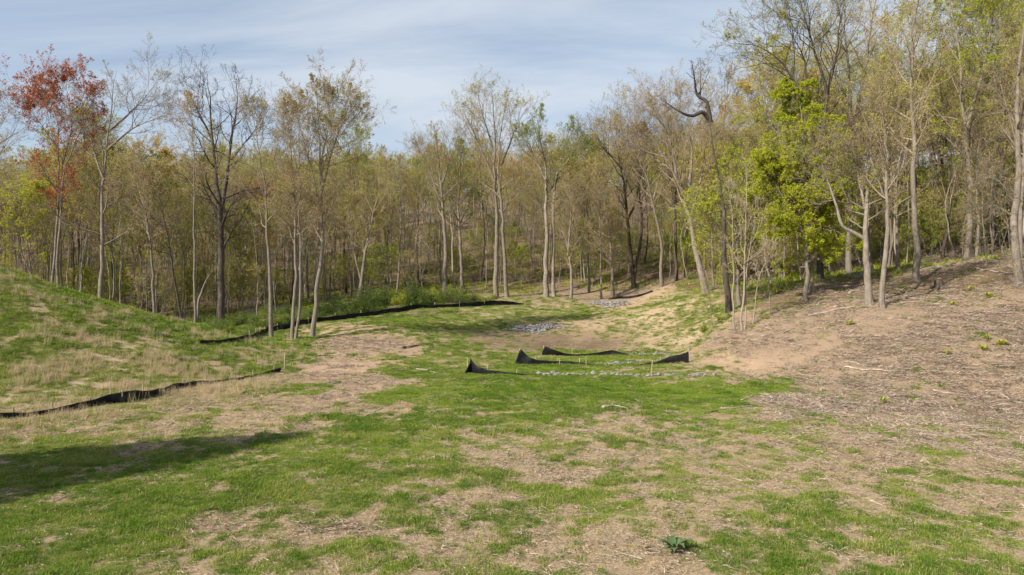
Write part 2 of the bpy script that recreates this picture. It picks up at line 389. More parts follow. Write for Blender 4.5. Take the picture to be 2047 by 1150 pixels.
def ground_mat():
    m, n, b = newmat('ground_soil_and_turf', .95)
    v = nobj(n)
    a1 = n.nodes.new('ShaderNodeAttribute'); a1.attribute_name = 'cover_a'
    a2 = n.nodes.new('ShaderNodeAttribute'); a2.attribute_name = 'cover_b'
    s1 = n.nodes.new('ShaderNodeSeparateColor'); n.links.new(a1.outputs['Color'], s1.inputs[0])
    s2 = n.nodes.new('ShaderNodeSeparateColor'); n.links.new(a2.outputs['Color'], s2.inputs[0])
    fine = nnoise(n, 26, 5, .75, v); mid = nnoise(n, 2.2, 5, .65, v); vf = nnoise(n, 75, 3, .7, v); big = nnoise(n, .45, 4, .6, v)
    soil = nmix(n, nrange(n, mid, .35, .65), (.20, .135, .085), (.33, .235, .15))
    soil = nmix(n, nrange(n, fine, .35, .7), soil, (.42, .32, .215))
    soil = nmix(n, nrange(n, vf, .58, .75, 0, .7), soil, (.09, .06, .04))
    sand = nmix(n, nrange(n, mid, .3, .7), (.40, .285, .19), (.32, .22, .145))
    sand = nmix(n, nrange(n, fine, .45, .75, 0, .7), sand, (.48, .37, .265))
    sand = nmix(n, nrange(n, vf, .6, .75, 0, .5), sand, (.20, .14, .09))
    c = nmix(n, nrange(n, nmath(n, 'ADD', s2.outputs[0], nmath(n, 'MULTIPLY', mid, .35)), .45, .85), soil, sand)
    st = nmix(n, nrange(n, fine, .35, .65), (.31, .235, .145), (.52, .42, .28))
    st = nmix(n, nrange(n, vf, .6, .72, 0, .7), st, (.12, .085, .05))
    c = nmix(n, nrange(n, nmath(n, 'ADD', s1.outputs[1], nmath(n, 'MULTIPLY', mid, .6)), .55, 1.1, 0, .85), c, st)
    li = nmix(n, nrange(n, fine, .36, .62), (.14, .10, .068), (.33, .25, .175))
    li = nmix(n, nrange(n, vf, .56, .7, 0, .8), li, (.42, .335, .25))
    li = nmix(n, nrange(n, mid, .35, .65, 0, .5), li, (.27, .19, .125))
    c = nmix(n, nrange(n, nmath(n, 'ADD', s1.outputs[2], nmath(n, 'MULTIPLY', mid, .45)), .45, .95, 0, .92), c, li)
    gr = nmix(n, nrange(n, fine, .35, .65), (.085, .115, .025), (.17, .22, .045))
    gr = nmix(n, nrange(n, big, .4, .65), gr, nmix(n, fine, (.14, .15, .04), (.25, .24, .08)))
    gr = nmix(n, nrange(n, vf, .56, .72, 0, .6), gr, (.26, .21, .11))
    gsum = nmath(n, 'ADD', s1.outputs[0], nmath(n, 'MULTIPLY', nmath(n, 'SUBTRACT', fine, .5), 1.1))
    c = nmix(n, nrange(n, gsum, .25, .95, 0, .80), c, gr)
    fl = nmix(n, nrange(n, fine, .36, .64), (.085, .054, .035), (.21, .135, .085))
    fl = nmix(n, nrange(n, mid, .5, .64, 0, .75), fl, (.085, .09, .03))
    c = nmix(n, nmath(n, 'MULTIPLY', s2.outputs[2], .8), c, fl)
    c = nmix(n, s2.outputs[1], c, nmix(n, nrange(n, fine, .35, .65), (.06, .04, .025), (.125, .085, .055)))
    n.links.new(c, b.inputs['Base Color'])
    nbump(n, b, nmath(n, 'ADD', fine, nmath(n, 'MULTIPLY', vf, .5)), .8, .05)
    return m

def bark_mat(name, c1, c2, c3=None, zs=.25, lichen=0.25):
    m, n, b = newmat(name, .92)
    v = nobj(n, (1, 1, zs))
    a = nnoise(n, 9, 5, .65, v); f = nnoise(n, 34, 4, .7, v)
    c = nmix(n, nrange(n, a, .33, .67), c1, c2)
    c = nmix(n, nrange(n, f, .52, .72, 0, .7), c, tuple(x * .38 for x in c1))
    if c3:
        v2 = nobj(n); c = nmix(n, nrange(n, nnoise(n, 1.7, 4, .6, v2), .52, .66, 0, lichen * 2), c, c3)
    inf = n.nodes.new('ShaderNodeObjectInfo')
    c = nmix(n, nrange(n, inf.outputs['Random'], 0, 1, 0, .45), c, tuple(x * .55 for x in c1))
    n.links.new(c, b.inputs['Base Color'])
    nbump(n, b, nmath(n, 'ADD', a, f), .9, .04)
    return m

def leaf_mat(name, c1, c2, trans=.4, c3=None):
    m = bpy.data.materials.new(name); m.use_nodes = True
    n = m.node_tree; n.nodes.clear()
    out = n.nodes.new('ShaderNodeOutputMaterial')
    geo = n.nodes.new('ShaderNodeNewGeometry')
    c = nmix(n, geo.outputs['Random Per Island'], c1, c2)
    v = nobj(n)
    if c3: c = nmix(n, nrange(n, nnoise(n, .5, 3, .6, v), .48, .62), c, c3)
    inf = n.nodes.new('ShaderNodeObjectInfo')
    hs = n.nodes.new('ShaderNodeHueSaturation')
    n.links.new(nrange(n, inf.outputs['Random'], 0, 1, .478, .515), hs.inputs['Hue'])
    n.links.new(nrange(n, inf.outputs['Random'], 0, 1, 1.15, .8), hs.inputs['Value'])
    n.links.new(c, hs.inputs['Color'])
    d = n.nodes.new('ShaderNodeBsdfDiffuse'); t = n.nodes.new('ShaderNodeBsdfTranslucent')
    n.links.new(hs.outputs[0], d.inputs[0]); n.links.new(hs.outputs[0], t.inputs[0])
    mixs = n.nodes.new('ShaderNodeMixShader'); mixs.inputs[0].default_value = trans
    n.links.new(d.outputs[0], mixs.inputs[1]); n.links.new(t.outputs[0], mixs.inputs[2])
    n.links.new(mixs.outputs[0], out.inputs[0])
    return m

def simple_mat(name, c1, c2, scale=12, rough=.9, bump=.4, zs=1.0):
    m, n, b = newmat(name, rough)
    v = nobj(n, (1, 1, zs))
    f = nnoise(n, scale, 5, .65, v)
    c = nmix(n, nrange(n, f, .32, .68), c1, c2)
    inf = n.nodes.new('ShaderNodeObjectInfo')
    c = nmix(n, nrange(n, inf.outputs['Random'], 0, 1, 0, .4), c, tuple(x * .6 for x in c1))
    n.links.new(c, b.inputs['Base Color'])
    nbump(n, b, f, bump, .02)
    return m

MAT = {
    'ground': ground_mat(),
    'bark_grey': bark_mat('bark_grey', (0.16, 0.135, 0.11), (0.29, 0.25, 0.205), (0.34, 0.30, 0.25)),
    'bark_tan': bark_mat('bark_tan', (0.149, 0.118, 0.090), (0.248, 0.205, 0.161), (0.279, 0.236, 0.186)),
    'bark_dark': bark_mat('bark_dark', (0.062, 0.050, 0.040), (0.124, 0.102, 0.084), (0.161, 0.143, 0.118)),
    'bark_pale': bark_mat('bark_pale', (0.288, 0.238, 0.187), (0.403, 0.346, 0.288), (0.360, 0.317, 0.266)),
    'twig_grey': simple_mat('twig_grey', (.13, .108, .085), (.24, .20, .16), 3),
    'twig_tan': simple_mat('twig_tan', (.20, .155, .11), (.34, .27, .19), 3),
    'twig_dark': simple_mat('twig_dark', (0.059, 0.048, 0.040), (0.105, 0.084, 0.070), 3),
    'twig_pale': simple_mat('twig_pale', (0.300, 0.240, 0.180), (0.405, 0.338, 0.262), 3),
    'lf_red': leaf_mat('leaf_red', (.27, .085, .03), (.46, .22, .075), 0.35),
    'lf_orange': leaf_mat('leaf_orange', (.36, .19, .05), (.46, .28, .09), 0.35),
    'lf_tan': leaf_mat('leaf_tan_bud', (.35, .285, .10), (.47, .38, .155), 0.42),
    'lf_olive': leaf_mat('leaf_olive_catkin', (.36, .36, .06), (.50, .47, .10), 0.45),
    'lf_yellow': leaf_mat('leaf_yellow', (.50, .42, .11), (.60, .50, .17), 0.4),
    'lf_green': leaf_mat('leaf_spring_green', (.29, .345, .04), (.43, .465, .07), 0.47),
    'lf_lime': leaf_mat('leaf_lime', (.40, .43, .03), (.56, .55, .07), 0.45),
    'lf_shrub': leaf_mat('leaf_shrub', (.10, .17, .025), (.19, .26, .045), 0.35),
    'lf_dark': leaf_mat('leaf_evergreen', (.02, .04, .012), (.04, .065, .018), .2),
    'blade_green': leaf_mat('blade_green', (.135, .225, .025), (.26, .345, .055), 0.35),
    'blade_deep': leaf_mat('blade_deep', (.09, .175, .022), (.17, .255, .04), 0.35),
    'blade_mixed': leaf_mat('blade_mixed', (.25, .27, .07), (.48, .41, .19), 0.35),
    'blade_dry': leaf_mat('blade_dry', (.42, .33, .19), (.60, .50, .33), 0.3),
    'chip': leaf_mat('wood_chip', (.12, .085, .06), (.52, .43, .34), 0.05),
    'wood_grey': simple_mat('weathered_wood', (.30, .245, .19), (.52, .45, .37), 9),
    'wood_dark': simple_mat('dark_wood', (.10, .075, .055), (.19, .145, .11), 9),
    'wood_pale': simple_mat('bleached_wood', (.25, .21, .17), (.40, .345, .28), 9),
    'stake': simple_mat('stake_wood', (.33, .26, .19), (.46, .38, .29), 14),
    'weed': leaf_mat('weed_leaf', (.075, .13, .05), (.13, .19, .08), .25),
}
def fabric_mat():
    m, n, b = newmat('black_geotextile', .62)
    b.inputs['Specular IOR Level'].default_value = .2
    v = nobj(n)
    f = nnoise(n, 2.5, 4, .6, v); g = nnoise(n, 120, 2, .5, v)
    c = nmix(n, nrange(n, f, .4, .7), (.005, .0055, .006), (.014, .014, .014))
    c = nmix(n, nrange(n, nnoise(n, 5, 4, .7, v), .6, .75, 0, .5), c, (.09, .075, .055))
    n.links.new(c, b.inputs['Base Color']); nbump(n, b, nmath(n, 'ADD', f, nmath(n, 'MULTIPLY', g, .1)), .5, .05)
    return m
MAT['fabric'] = fabric_mat()
def stone_mat():
    m, n, b = newmat('grey_riprap', .85)
    v = nobj(n)
    geo = n.nodes.new('ShaderNodeNewGeometry')
    c = nmix(n, geo.outputs['Random Per Island'], (.10, .10, .103), (.26, .255, .25))
    c = nmix(n, nrange(n, nnoise(n, 9, 5, .65, v), .5, .72, 0, .6), c, (.36, .31, .25))
    n.links.new(c, b.inputs['Base Color']); nbump(n, b, nnoise(n, 25, 4, .7, v), .6, .02)
    return m
MAT['stone'] = stone_mat()

# ------------------------------------------------------------------ ground mesh
ny, nx_ = GX.shape
idx = np.arange(ny * nx_).reshape(ny, nx_)
Q = np.stack([idx[:-1, :-1], idx[:-1, 1:], idx[1:, 1:], idx[1:, :-1]], -1).reshape(-1, 4)
gme = make_mesh('ground', np.stack([GX, GY, GZ], -1).reshape(-1, 3), Q)
gm, gs, gl, gsa, gw = cover(GX, GY)
ca = np.stack([gm, gs, gl, np.ones_like(gm)], 1).astype(np.float32)
_fpx = GX.ravel() / np.maximum(GY.ravel(), 3) * FPX + CX
wood = sstep(-3, 3, GY.ravel() - np.interp(_fpx, [-150, 500, 750, 900, 1300, 1400, 1470, 1550, 1750, 2050, 2200], [61, 66, 80, 86, 86, 70, 52, 46, 41, 38, 37]))
cb = np.stack([gsa, gw, wood, np.ones_like(gm)], 1).astype(np.float32)
for nm, arr in (('cover_a', ca), ('cover_b', cb)):
    at = gme.attributes.new(nm, 'FLOAT_COLOR', 'POINT'); at.data.foreach_set('color', arr.ravel())
ground = link('ground', gme, MAT['ground'])
tag(ground, 'uneven clearing of patchy grass and bare soil rising to wooded slopes', kind='structure')

# ------------------------------------------------------------------ trees
STY = {  # trunk material, twig material, leaf material, leaf size, leaves per twig point
    'bare': ('bark_dark', 'twig_dark', None, 0, 0), 'baregrey': ('bark_grey', 'twig_grey', 'lf_tan', .07, .35),
    'tan': ('bark_grey', 'twig_tan', 'lf_tan', .07, .95), 'olive': ('bark_grey', 'twig_tan', 'lf_olive', .08, 1.05),
    'orange': ('bark_tan', 'twig_tan', 'lf_orange', .085, .5), 'red': ('bark_grey', 'twig_grey', 'lf_red', .125, .75),
    'green': ('bark_grey', 'twig_grey', 'lf_green', .105, 1.6), 'lime': ('bark_grey', 'twig_grey', 'lf_lime', .10, 8.5),
    'yellow': ('bark_tan', 'twig_tan', 'lf_yellow', .11, 1.5), 'pale': ('bark_pale', 'twig_pale', 'lf_tan', .06, .12),
    'darktan': ('bark_dark', 'twig_dark', 'lf_tan', .07, .9), 'darkolive': ('bark_dark', 'twig_dark', 'lf_olive', .08, .9),
}
def resample(P, K):
    P = np.asarray(P, float)
    # smooth through the given joints
    n = len(P)
    if n > 2:
        t = np.arange(n); q = np.linspace(0, n - 1, K * 3)
        m = np.gradient(P, axis=0)
        i = np.minimum(q.astype(int), n - 2); f = (q - i)[:, None]
        h00 = 2 * f**3 - 3 * f**2 + 1; h10 = f**3 - 2 * f**2 + f; h01 = -2 * f**3 + 3 * f**2; h11 = f**3 - f**2
        P = h00 * P[i] + h10 * m[i] + h01 * P[i + 1] + h11 * m[i + 1]
    s = np.concatenate([[0], np.cumsum(np.linalg.norm(np.diff(P, axis=0), axis=1))])
    q = np.linspace(0, s[-1], K)
    return np.stack([np.interp(q, s, P[:, k]) for k in range(3)], 1)

def grow(PP, PR, n, tmin, tmax, a0, a1, lf, K, rng, up=.08, wig=.12, rf=.6, rmin=.004, taper=.25, planar=0):
    """n children on every parent polyline; PP (M,K,3) PR (M,K)"""
    M, KP, _ = PP.shape
    L = np.linalg.norm(np.diff(PP, axis=1), axis=2).sum(1)
    pi = np.repeat(np.arange(M), n)
    t = tmin + (tmax - tmin) * ((np.tile(np.arange(n), M) + rng.uniform(.1, .9, M * n)) / n)
    f = t * (KP - 1); i = np.minimum(f.astype(int), KP - 2); w = (f - i)[:, None]
    pos = PP[pi, i] * (1 - w) + PP[pi, i + 1] * w
    rad = PR[pi, i] * (1 - w[:, 0]) + PR[pi, i + 1] * w[:, 0]
    tan = norm(PP[pi, i + 1] - PP[pi, i])
    az = rng.uniform(0, 2 * np.pi, M * n) * .35 + (np.arange(M * n) * 2.39996)
    ref = np.where(np.abs(tan[:, 2:3]) > .9, np.array([[1., 0, 0]]), np.array([[0, 0, 1.]]))
    u = norm(np.cross(tan, ref + 0 * tan)); v = np.cross(tan, u)
    perp = u * np.cos(az)[:, None] + v * np.sin(az)[:, None]
    tt = (t - tmin) / max(tmax - tmin, 1e-6)
    a = (a0 + (a1 - a0) * tt) * rng.uniform(.8, 1.2, M * n)
    d = norm(tan * np.cos(a)[:, None] + perp * np.sin(a)[:, None])
    if callable(lf): ln = lf(tt, pi)
    else: ln = lf * L[pi] * (1 - .55 * tt)
    ln = ln * rng.uniform(.65, 1.2, M * n)
    P = np.empty((M * n, K, 3)); P[:, 0] = pos
    for k in range(1, K):
        d = norm(d + np.array([0, 0, up]) + rng.normal(0, wig, (M * n, 3)))
        P[:, k] = P[:, k - 1] + d * (ln / (K - 1))[:, None]
    r0 = np.maximum(np.minimum(rad * rf, ln * .03 + .004), rmin)
    Rd = r0[:, None] * np.linspace(1, taper, K)[None]
    return P, np.maximum(Rd, rmin * .6)

def build_tree(name, stems, radii, style, seed, t0=.45, spread=4.0, n1=16, n2=6, n3=5, n4=4, ang=(1.0, .45), up=.10, wig=.13,
               shape='round', lsize=1., ldens=1., K=22, profile_low=.6, tmain=1.0, leaf_bias=None, flare=.35):
    """stems: polylines in metres relative to the tree base. Returns trunk, branches, foliage meshes (foliage may be None)"""
    rng = np.random.default_rng(seed)
    sty = STY[style]
    tr = Acc(); br = Acc(); lv = Acc()
    SP = []; SR = []
    for si, (st, r0) in enumerate(zip(stems, radii)):
        P = resample(st, K)
        L = np.linalg.norm(np.diff(P, axis=0), axis=1).sum()
        w = rng.normal(0, 1, (K, 3)) * np.array([1, 1, .0]); w = np.cumsum(w, 0); w -= np.linspace(0, 1, K)[:, None] * w[-1]
        P = P + w * L * .0032
        t = np.linspace(0, 1, K)
        rr = .88 * r0 * ((1 - t) ** .95 * .97 + .02)
        if P[0, 2] < .5: rr = rr * (1 + flare * np.exp(-t * L / .45))
        tubes(tr, P[None], rr[None], 9)
        SP.append(P); SR.append(rr)
    SP = np.array(SP); SR = np.array(SR)
    def lf(tt, pi):
        if shape == 'round': s = np.sin(np.pi * (0.18 + .80 * tt)) ** .8
        elif shape == 'vase': s = 1.0 - .62 * tt
        elif shape == 'tall': s = .55 + .45 * np.sin(np.pi * tt) - .25 * tt
        else: s = 1 - .9 * tt
        return spread * 1.28 * np.maximum(s, .22)
    n1 = int(n1 * 1.3 + 1); n3 = max(2, n3 - 1) if n3 > 4 else n3
    P1, R1 = grow(SP, SR, n1, t0 - .04, .985, ang[0], ang[1], lf, 7, rng, up, wig, .55, .012)
    P2, R2 = grow(P1, R1, n2, .22, .97, .85, .5, .55, 5, rng, up * .8, wig * 1.2, .6, .008)
    P3, R3 = grow(P2, R2, n3, .2, .98, .85, .5, .55, 3, rng, up * .7, wig * 1.3, .6, .0055)
    P4, R4 = grow(P3, R3, n4 * 2, .1, 1.0, .85, .45, .85, 3, rng, up * .6, wig, .7, .0068)
    tubes(br, P1, R1, 5); tubes(br, P2, R2, 3); spikes(br, P3[:, 0], P3[:, 2] - P3[:, 0], R3[:, 0] * 1.15)
    spikes(br, P4[:, 0], P4[:, 2] - P4[:, 0], R4[:, 0])
    trunk = tr.mesh(name + '_trunk'); trunk.materials.append(MAT[sty[0]])
    bm = br.mesh(name + '_branches'); bm.materials.append(MAT[sty[1]])
    fol = None
    if sty[2] and ldens > 0:
        n = max(1, int(len(P4) * sty[4] * ldens * 1.6))
        k = rng.integers(0, len(P4), n)
        if leaf_bias is not None:
            p = leaf_bias(P4[:, 2, 2]); p = np.maximum(p, 1e-4); p = p / p.sum(); k = rng.choice(len(P4), n, p=p)
        w = rng.uniform(.35, 1.1, n)[:, None]
        C = P4[k, 0] * (1 - w) + P4[k, 2] * w + rng.normal(0, .05, (n, 3)) * (sty[3] / .1)
        leaftris(lv, C, sty[3] * lsize, rng, .25)
        fol = lv.mesh(name + '_foliage', False); fol.materials.append(MAT[sty[2]])
    return trunk, bm, fol

def put_tree(name, meshes, loc, label, group=None, cat='tree', rz=0, sc=1., zs=1., leafmat=None, barkmat=None):
    o = empty(name, loc, rz); o.scale = (sc, sc, sc * zs)
    tag(o, label, cat, group)
    t = link('trunk', meshes[0], None, o)
    b = link('crown', meshes[1], None, o)
    if meshes[2] is not None:
        f = link('foliage', meshes[2], None, b)
        if leafmat:
            f.material_slots[0].link = 'OBJECT'; f.material_slots[0].material = MAT[leafmat]
    if barkmat:
        t.material_slots[0].link = 'OBJECT'; t.material_slots[0].material = MAT[barkmat]
    return o

HSEED = [100]
USED = []   # (x, y) of placed trees
def hero(name, label, style, stems, D, wpx, group=None, cat='tree', depth=0.0, root=None, **kw):
    """stems: pixel polylines (base first) of a tree standing D metres away, wpx = trunk width in photo pixels"""
    HSEED[0] += 1
    rng = np.random.default_rng(HSEED[0])
    bx = (stems[0][0][0] - CX) / FPX * D; by = D
    bz = float(zat(bx, by))
    out = []; rad = []
    for si, st in enumerate(stems):
        dy = 0 if si == 0 else rng.uniform(-.5, .5) * 2
        L = []
        for k, (px, py) in enumerate(st):
            x = (px - CX) / FPX * D - bx; z = CAM_H - (py - CY) / FPX * D - bz
            if k == 0 and (si == 0 or st[0][1] > stems[0][0][1] - 25): z = -.35
            fr = k / (len(st) - 1)
            yo = (rng.normal(0, .25) + dy) * fr if k else 0
            if si and not (st[0][1] > stems[0][0][1] - 25): yo = rng.normal(0, .3) * fr + dy * fr
            L.append((x, yo, z))
        out.append(L)
        w = wpx[si] if isinstance(wpx, (list, tuple)) else wpx
        rad.append(w / FPX * D * .5)
    me = build_tree(name, out, rad, style, HSEED[0] * 7, **kw)
    USED.append((bx, by))
    return put_tree(name, me, (bx, by, bz), label, group, cat)

top = lambda a, b: (lambda z: sstep(a, b, z))
# --- left side of the wood
hero('red_maple', 'tree with rust red young leaves leaning left above the grassy mound', 'red',
     [[(105, 600), (117, 400), (124, 330), (118, 250), (85, 165)], [(120, 604), (130, 390), (145, 310), (175, 240), (195, 175)], [(124, 330), (150, 250), (140, 170)], [(118, 300), (60, 220)]], 62, [8, 8, 4, 3.5],
     t0=.48, spread=3.6, n1=12, n2=6, n3=5, n4=3, shape='round', ldens=1.9, leaf_bias=top(8, 15))
hero('spreading_tree', 'tall bare topped grey tree with wide crown right of the red leaved tree', 'baregrey',
     [[(197, 612), (205, 440), (210, 330), (222, 240), (238, 140)], [(208, 360), (180, 290), (160, 250)], [(214, 300), (270, 260), (330, 235)], [(220, 260), (275, 200), (300, 160)], [(200, 495), (240, 470), (275, 450)]], 60, [13, 5, 6, 5, 4],
     t0=.42, spread=4.4, n1=9, n2=6, n3=5, n4=4, ldens=.8)
hero('slim_tree', 'slim grey trunk leaning left behind the crest of the mound', 'tan', [[(310, 650), (297, 480), (285, 380), (268, 290)]], 56, 8, t0=.5, spread=3.2, n1=18, n4=3)
hero('slim_tree', 'thin pole like tree with grey bark left of the big dark forked tree', 'tan', [[(385, 668), (382, 480), (383, 300), (381, 190)]], 52, 6.5, t0=.6, spread=2.2, n1=20, n4=3, ldens=.5)
hero('slim_tree', 'thin dark sapling tree leaning left under the thin pole like tree', 'darktan', [[(368, 668), (345, 510), (316, 390), (300, 330)]], 56, 6, t0=.5, spread=2.4, n1=16, n4=3)
hero('forked_tree', 'big dark bare tree with a thick trunk forking into twisting limbs', 'bare',
     [[(440, 672), (438, 520), (441, 440), (433, 340), (421, 240), (412, 145)], [(440, 440), (456, 350), (470, 280), (476, 190), (470, 150)], [(442, 505), (465, 465), (482, 430)], [(440, 430), (418, 390), (405, 350)], [(425, 280), (395, 215), (380, 190)], [(462, 320), (505, 260), (520, 225)]], 58, [19, 11, 7, 6, 6, 5],
     t0=.35, spread=3.3, n1=10, n2=6, n3=5, n4=3, wig=.22, ang=(1.1, .5))
hero('slim_tree', 'straight grey tree bending left at its top beside the far black fence', 'tan', [[(541, 694), (537, 520), (530, 380), (515, 290), (495, 195)]], 48, 10, t0=.5, spread=2.8, n1=22, n4=3, ldens=.6)
hero('slim_tree', 'pale grey tree with two close stems in front of the far black fence', 'tan',
     [[(583, 686), (592, 560), (590, 440), (580, 300), (572, 210)], [(592, 684), (602, 590), (612, 440), (606, 300), (600, 190)], [(598, 540), (618, 410)]], 48.5, [9, 7, 5], t0=.45, spread=3.0, n1=16, n4=3, ldens=.9)
hero('round_crowned_tree', 'tall tree with rounded brownish budding crown beside the far black fence', 'tan',
     [[(624, 674), (641, 520), (640, 400), (638, 260), (632, 155)], [(640, 400), (665, 300), (690, 240), (715, 235)], [(640, 420), (610, 300), (585, 220)], [(640, 350), (655, 260), (660, 190)]], 51, [12, 6, 6, 5],
     t0=.38, spread=3.4, n1=13, n2=6, n3=5, n4=4, ldens=1.3, ang=(.9, .4))
hero('slim_tree', 'slender tree with airy olive buds left of centre behind green shrubs', 'olive', [[(716, 590), (738, 470), (755, 380), (760, 320)], [(722, 560), (700, 470), (690, 400)]], 76, [9, 5], t0=.35, spread=3.6, n1=14, n4=3)
hero('slim_tree', 'thin bare pole right of the slender airy tree behind the shrubs', 'baregrey', [[(793, 590), (803, 470), (800, 380), (798, 310)]], 78, 6, t0=.5, spread=2.4, n1=16, n4=3)
# --- centre
hero('tall_tree', 'tree with brown twiggy crown left of the tallest central tree', 'tan', [[(886, 590), (883, 450), (878, 350), (868, 252)], [(880, 400), (850, 320), (832, 300)], [(880, 380), (905, 300), (915, 270)]], 84, [12, 5, 5], t0=.48, spread=3.6, n1=13, n4=3, ldens=.6)
hero('green_tree', 'tree with yellow green top between the two tall central trees', 'green', [[(925, 590), (921, 450), (917, 360), (922, 285)]], 88, 9, t0=.45, spread=3.8, n1=20, n4=3)
hero('pale_tree', 'thin whitish trunk among the brush left of the tallest central tree', 'pale', [[(909, 592), (902, 470), (898, 390), (902, 330)]], 85, 5, t0=.55, spread=2., n1=12, n4=3)
hero('tall_tree', 'tallest central tree with twin trunks and fan shaped budding crown', 'olive',
     [[(992, 597), (991, 450), (985, 330), (984, 240), (982, 170)], [(1012, 594), (1003, 420), (1001, 320), (1012, 220), (1020, 185)], [(985, 350), (950, 270), (925, 220)], [(1002, 330), (1030, 260), (1040, 215)], [(985, 300), (960, 210), (950, 190)], [(1000, 430), (1040, 370)]], 80, [12, 10, 6, 5, 5, 4],
     t0=.45, spread=3.6, n1=11, n2=6, n3=5, n4=3, ang=(.75, .4), ldens=.6)
hero('tall_tree', 'twin trunked pale tree with sparse green leaves on its left half', 'green',
     [[(1092, 596), (1090, 450), (1092, 350), (1080, 260), (1082, 212)], [(1106, 596), (1108, 440), (1116, 340), (1135, 270), (1145, 235)], [(1090, 360), (1062, 300), (1050, 270)], [(1112, 350), (1150, 300), (1165, 290)]], 80, [13, 10, 5, 5],
     t0=.48, spread=3.0, n1=11, n4=3, ldens=.55)
hero('slim_tree', 'slender pale tree with a crooked top right of the twin trunked tree', 'tan', [[(1141, 599), (1136, 500), (1122, 450), (1112, 420)], [(1136, 510), (1140, 420), (1136, 350)]], 77, [8, 6], t0=.4, spread=2.8, n1=14, n4=3)
hero('slim_tree', 'thin straight trunk beside the far pile of grey stones', 'tan', [[(1178, 590), (1176, 470), (1175, 380), (1178, 330)]], 84, 6, t0=.5, spread=3, n1=16, n4=3)
hero('slim_tree', 'very thin pale trunk directly behind the far pile of grey stones', 'olive', [[(1201, 596), (1200, 480), (1196, 390), (1200, 330)]], 80, 5, t0=.5, spread=3, n1=16, n4=3)
hero('slim_tree', 'grey tree splitting into two low stems behind the far stones', 'tan', [[(1223, 592), (1218, 480), (1208, 400), (1200, 340)], [(1228, 594), (1220, 500), (1226, 420)]], 82, [8, 4.5], t0=.42, spread=3, n1=16, n4=3)
hero('umbrella_tree', 'dark forked tree with rounded brown crown above the small far fence', 'darktan',
     [[(1267, 575), (1257, 490), (1252, 400), (1242, 330), (1222, 260)], [(1262, 560), (1278, 450), (1276, 370), (1290, 290), (1300, 230)], [(1255, 440), (1272, 400), (1278, 340), (1262, 280)], [(1245, 340), (1210, 300), (1190, 290)]], 85, [11, 8, 6, 5],
     t0=.45, spread=5.0, n1=13, n2=6, n3=5, n4=4, ang=(.8, .5), ldens=.9)
hero('curved_tree', 'brown tree bending left with its crown over the forked dark tree', 'tan', [[(1322, 576), (1318, 470), (1303, 400), (1285, 320), (1280, 250)], [(1305, 400), (1330, 300), (1335, 230)]], 80, [9, 6], t0=.45, spread=4.2, n1=16, n4=4)
hero('slim_tree', 'dark straight trunk between the bending brown tree and the leaning trunk', 'darkolive', [[(1353, 566), (1352, 450), (1352, 350), (1345, 240)]], 82, 9, t0=.5, spread=4, n1=18, n4=3)
# --- right
hero('leaning_tree', 'thick pale trunk leaning strongly left into a broad brown crown', 'tan',
     [[(1414, 587), (1396, 510), (1376, 430), (1354, 365), (1325, 310), (1290, 262)], [(1372, 420), (1382, 320), (1372, 230), (1360, 195)], [(1356, 370), (1340, 290), (1310, 215)], [(1380, 440), (1402, 340), (1420, 270)], [(1330, 315), (1280, 300), (1250, 270)]], 62, [16, 9, 8, 7, 6],
     t0=.48, spread=4.2, n1=12, n2=6, n3=5, n4=4, ang=(.75, .4), ldens=1.0)
hero('dead_snag', 'dead dark snag with a crooked bare limb reaching left at its top', 'bare',
     [[(1461, 626), (1448, 520), (1441, 420), (1428, 310), (1418, 238)], [(1418, 238), (1403, 226), (1381, 235), (1355, 229), (1332, 212), (1314, 203)], [(1420, 245), (1412, 205), (1394, 191), (1384, 160), (1378, 125)], [(1400, 195), (1404, 150), (1402, 115)], [(1396, 190), (1412, 160), (1420, 140)], [(1412, 215), (1418, 196), (1408, 198)]], 50, [15, 11, 11, 3.5, 3, 6],
     t0=.6, spread=.7, n1=7, n2=3, n3=2, n4=2, wig=.3, K=18, flare=.2)
hero('slim_tree', 'dark trunk close behind the dead snag with light green leaves', 'green', [[(1478, 618), (1473, 500), (1468, 400), (1462, 310)], [(1474, 520), (1440, 450), (1420, 420)]], 52, [11, 4], t0=.2, spread=3.4, n1=20, n4=3, ldens=.9, ang=(1.3, .6))
hero('pale_sapling', 'pale whitish sapling stem nearest the dead snag', 'pale', [[(1470, 656), (1466, 540), (1462, 440), (1452, 350)]], 44.5, 4.5, cat='sapling', t0=.42, spread=1.3, n1=9, n2=4, n3=4, n4=2)
hero('pale_sapling', 'cluster of two pale thin stems rising from one foot on bare soil', 'pale', [[(1481, 664), (1490, 540), (1491, 440), (1488, 310)], [(1486, 665), (1492, 560), (1505, 450), (1512, 390)]], 43.5, [5.5, 4.5], cat='sapling', t0=.38, spread=1.5, n1=9, n2=4, n3=4, n4=2)
hero('pale_sapling', 'crooked pale sapling leaning right between the stem cluster and lime tree', 'pale', [[(1504, 663), (1512, 590), (1522, 540), (1552, 480)]], 43.5, 3.5, cat='sapling', t0=.5, spread=1.2, n1=10, n3=4, n4=3)
hero('thin_sapling', 'tiny dark sapling in the grass left of the dead snag', 'baregrey', [[(1427, 650), (1418, 600), (1414, 545)]], 48, 2.6, cat='sapling', t0=.4, spread=.8, n1=8, n3=3, n4=2)
hero('thin_sapling', 'thin bent sapling with few twigs in front of the lime green tree', 'baregrey', [[(1541, 640), (1535, 560), (1530, 500)]], 45, 3, cat='sapling', t0=.4, spread=1.2, n1=10, n3=3, n4=2)
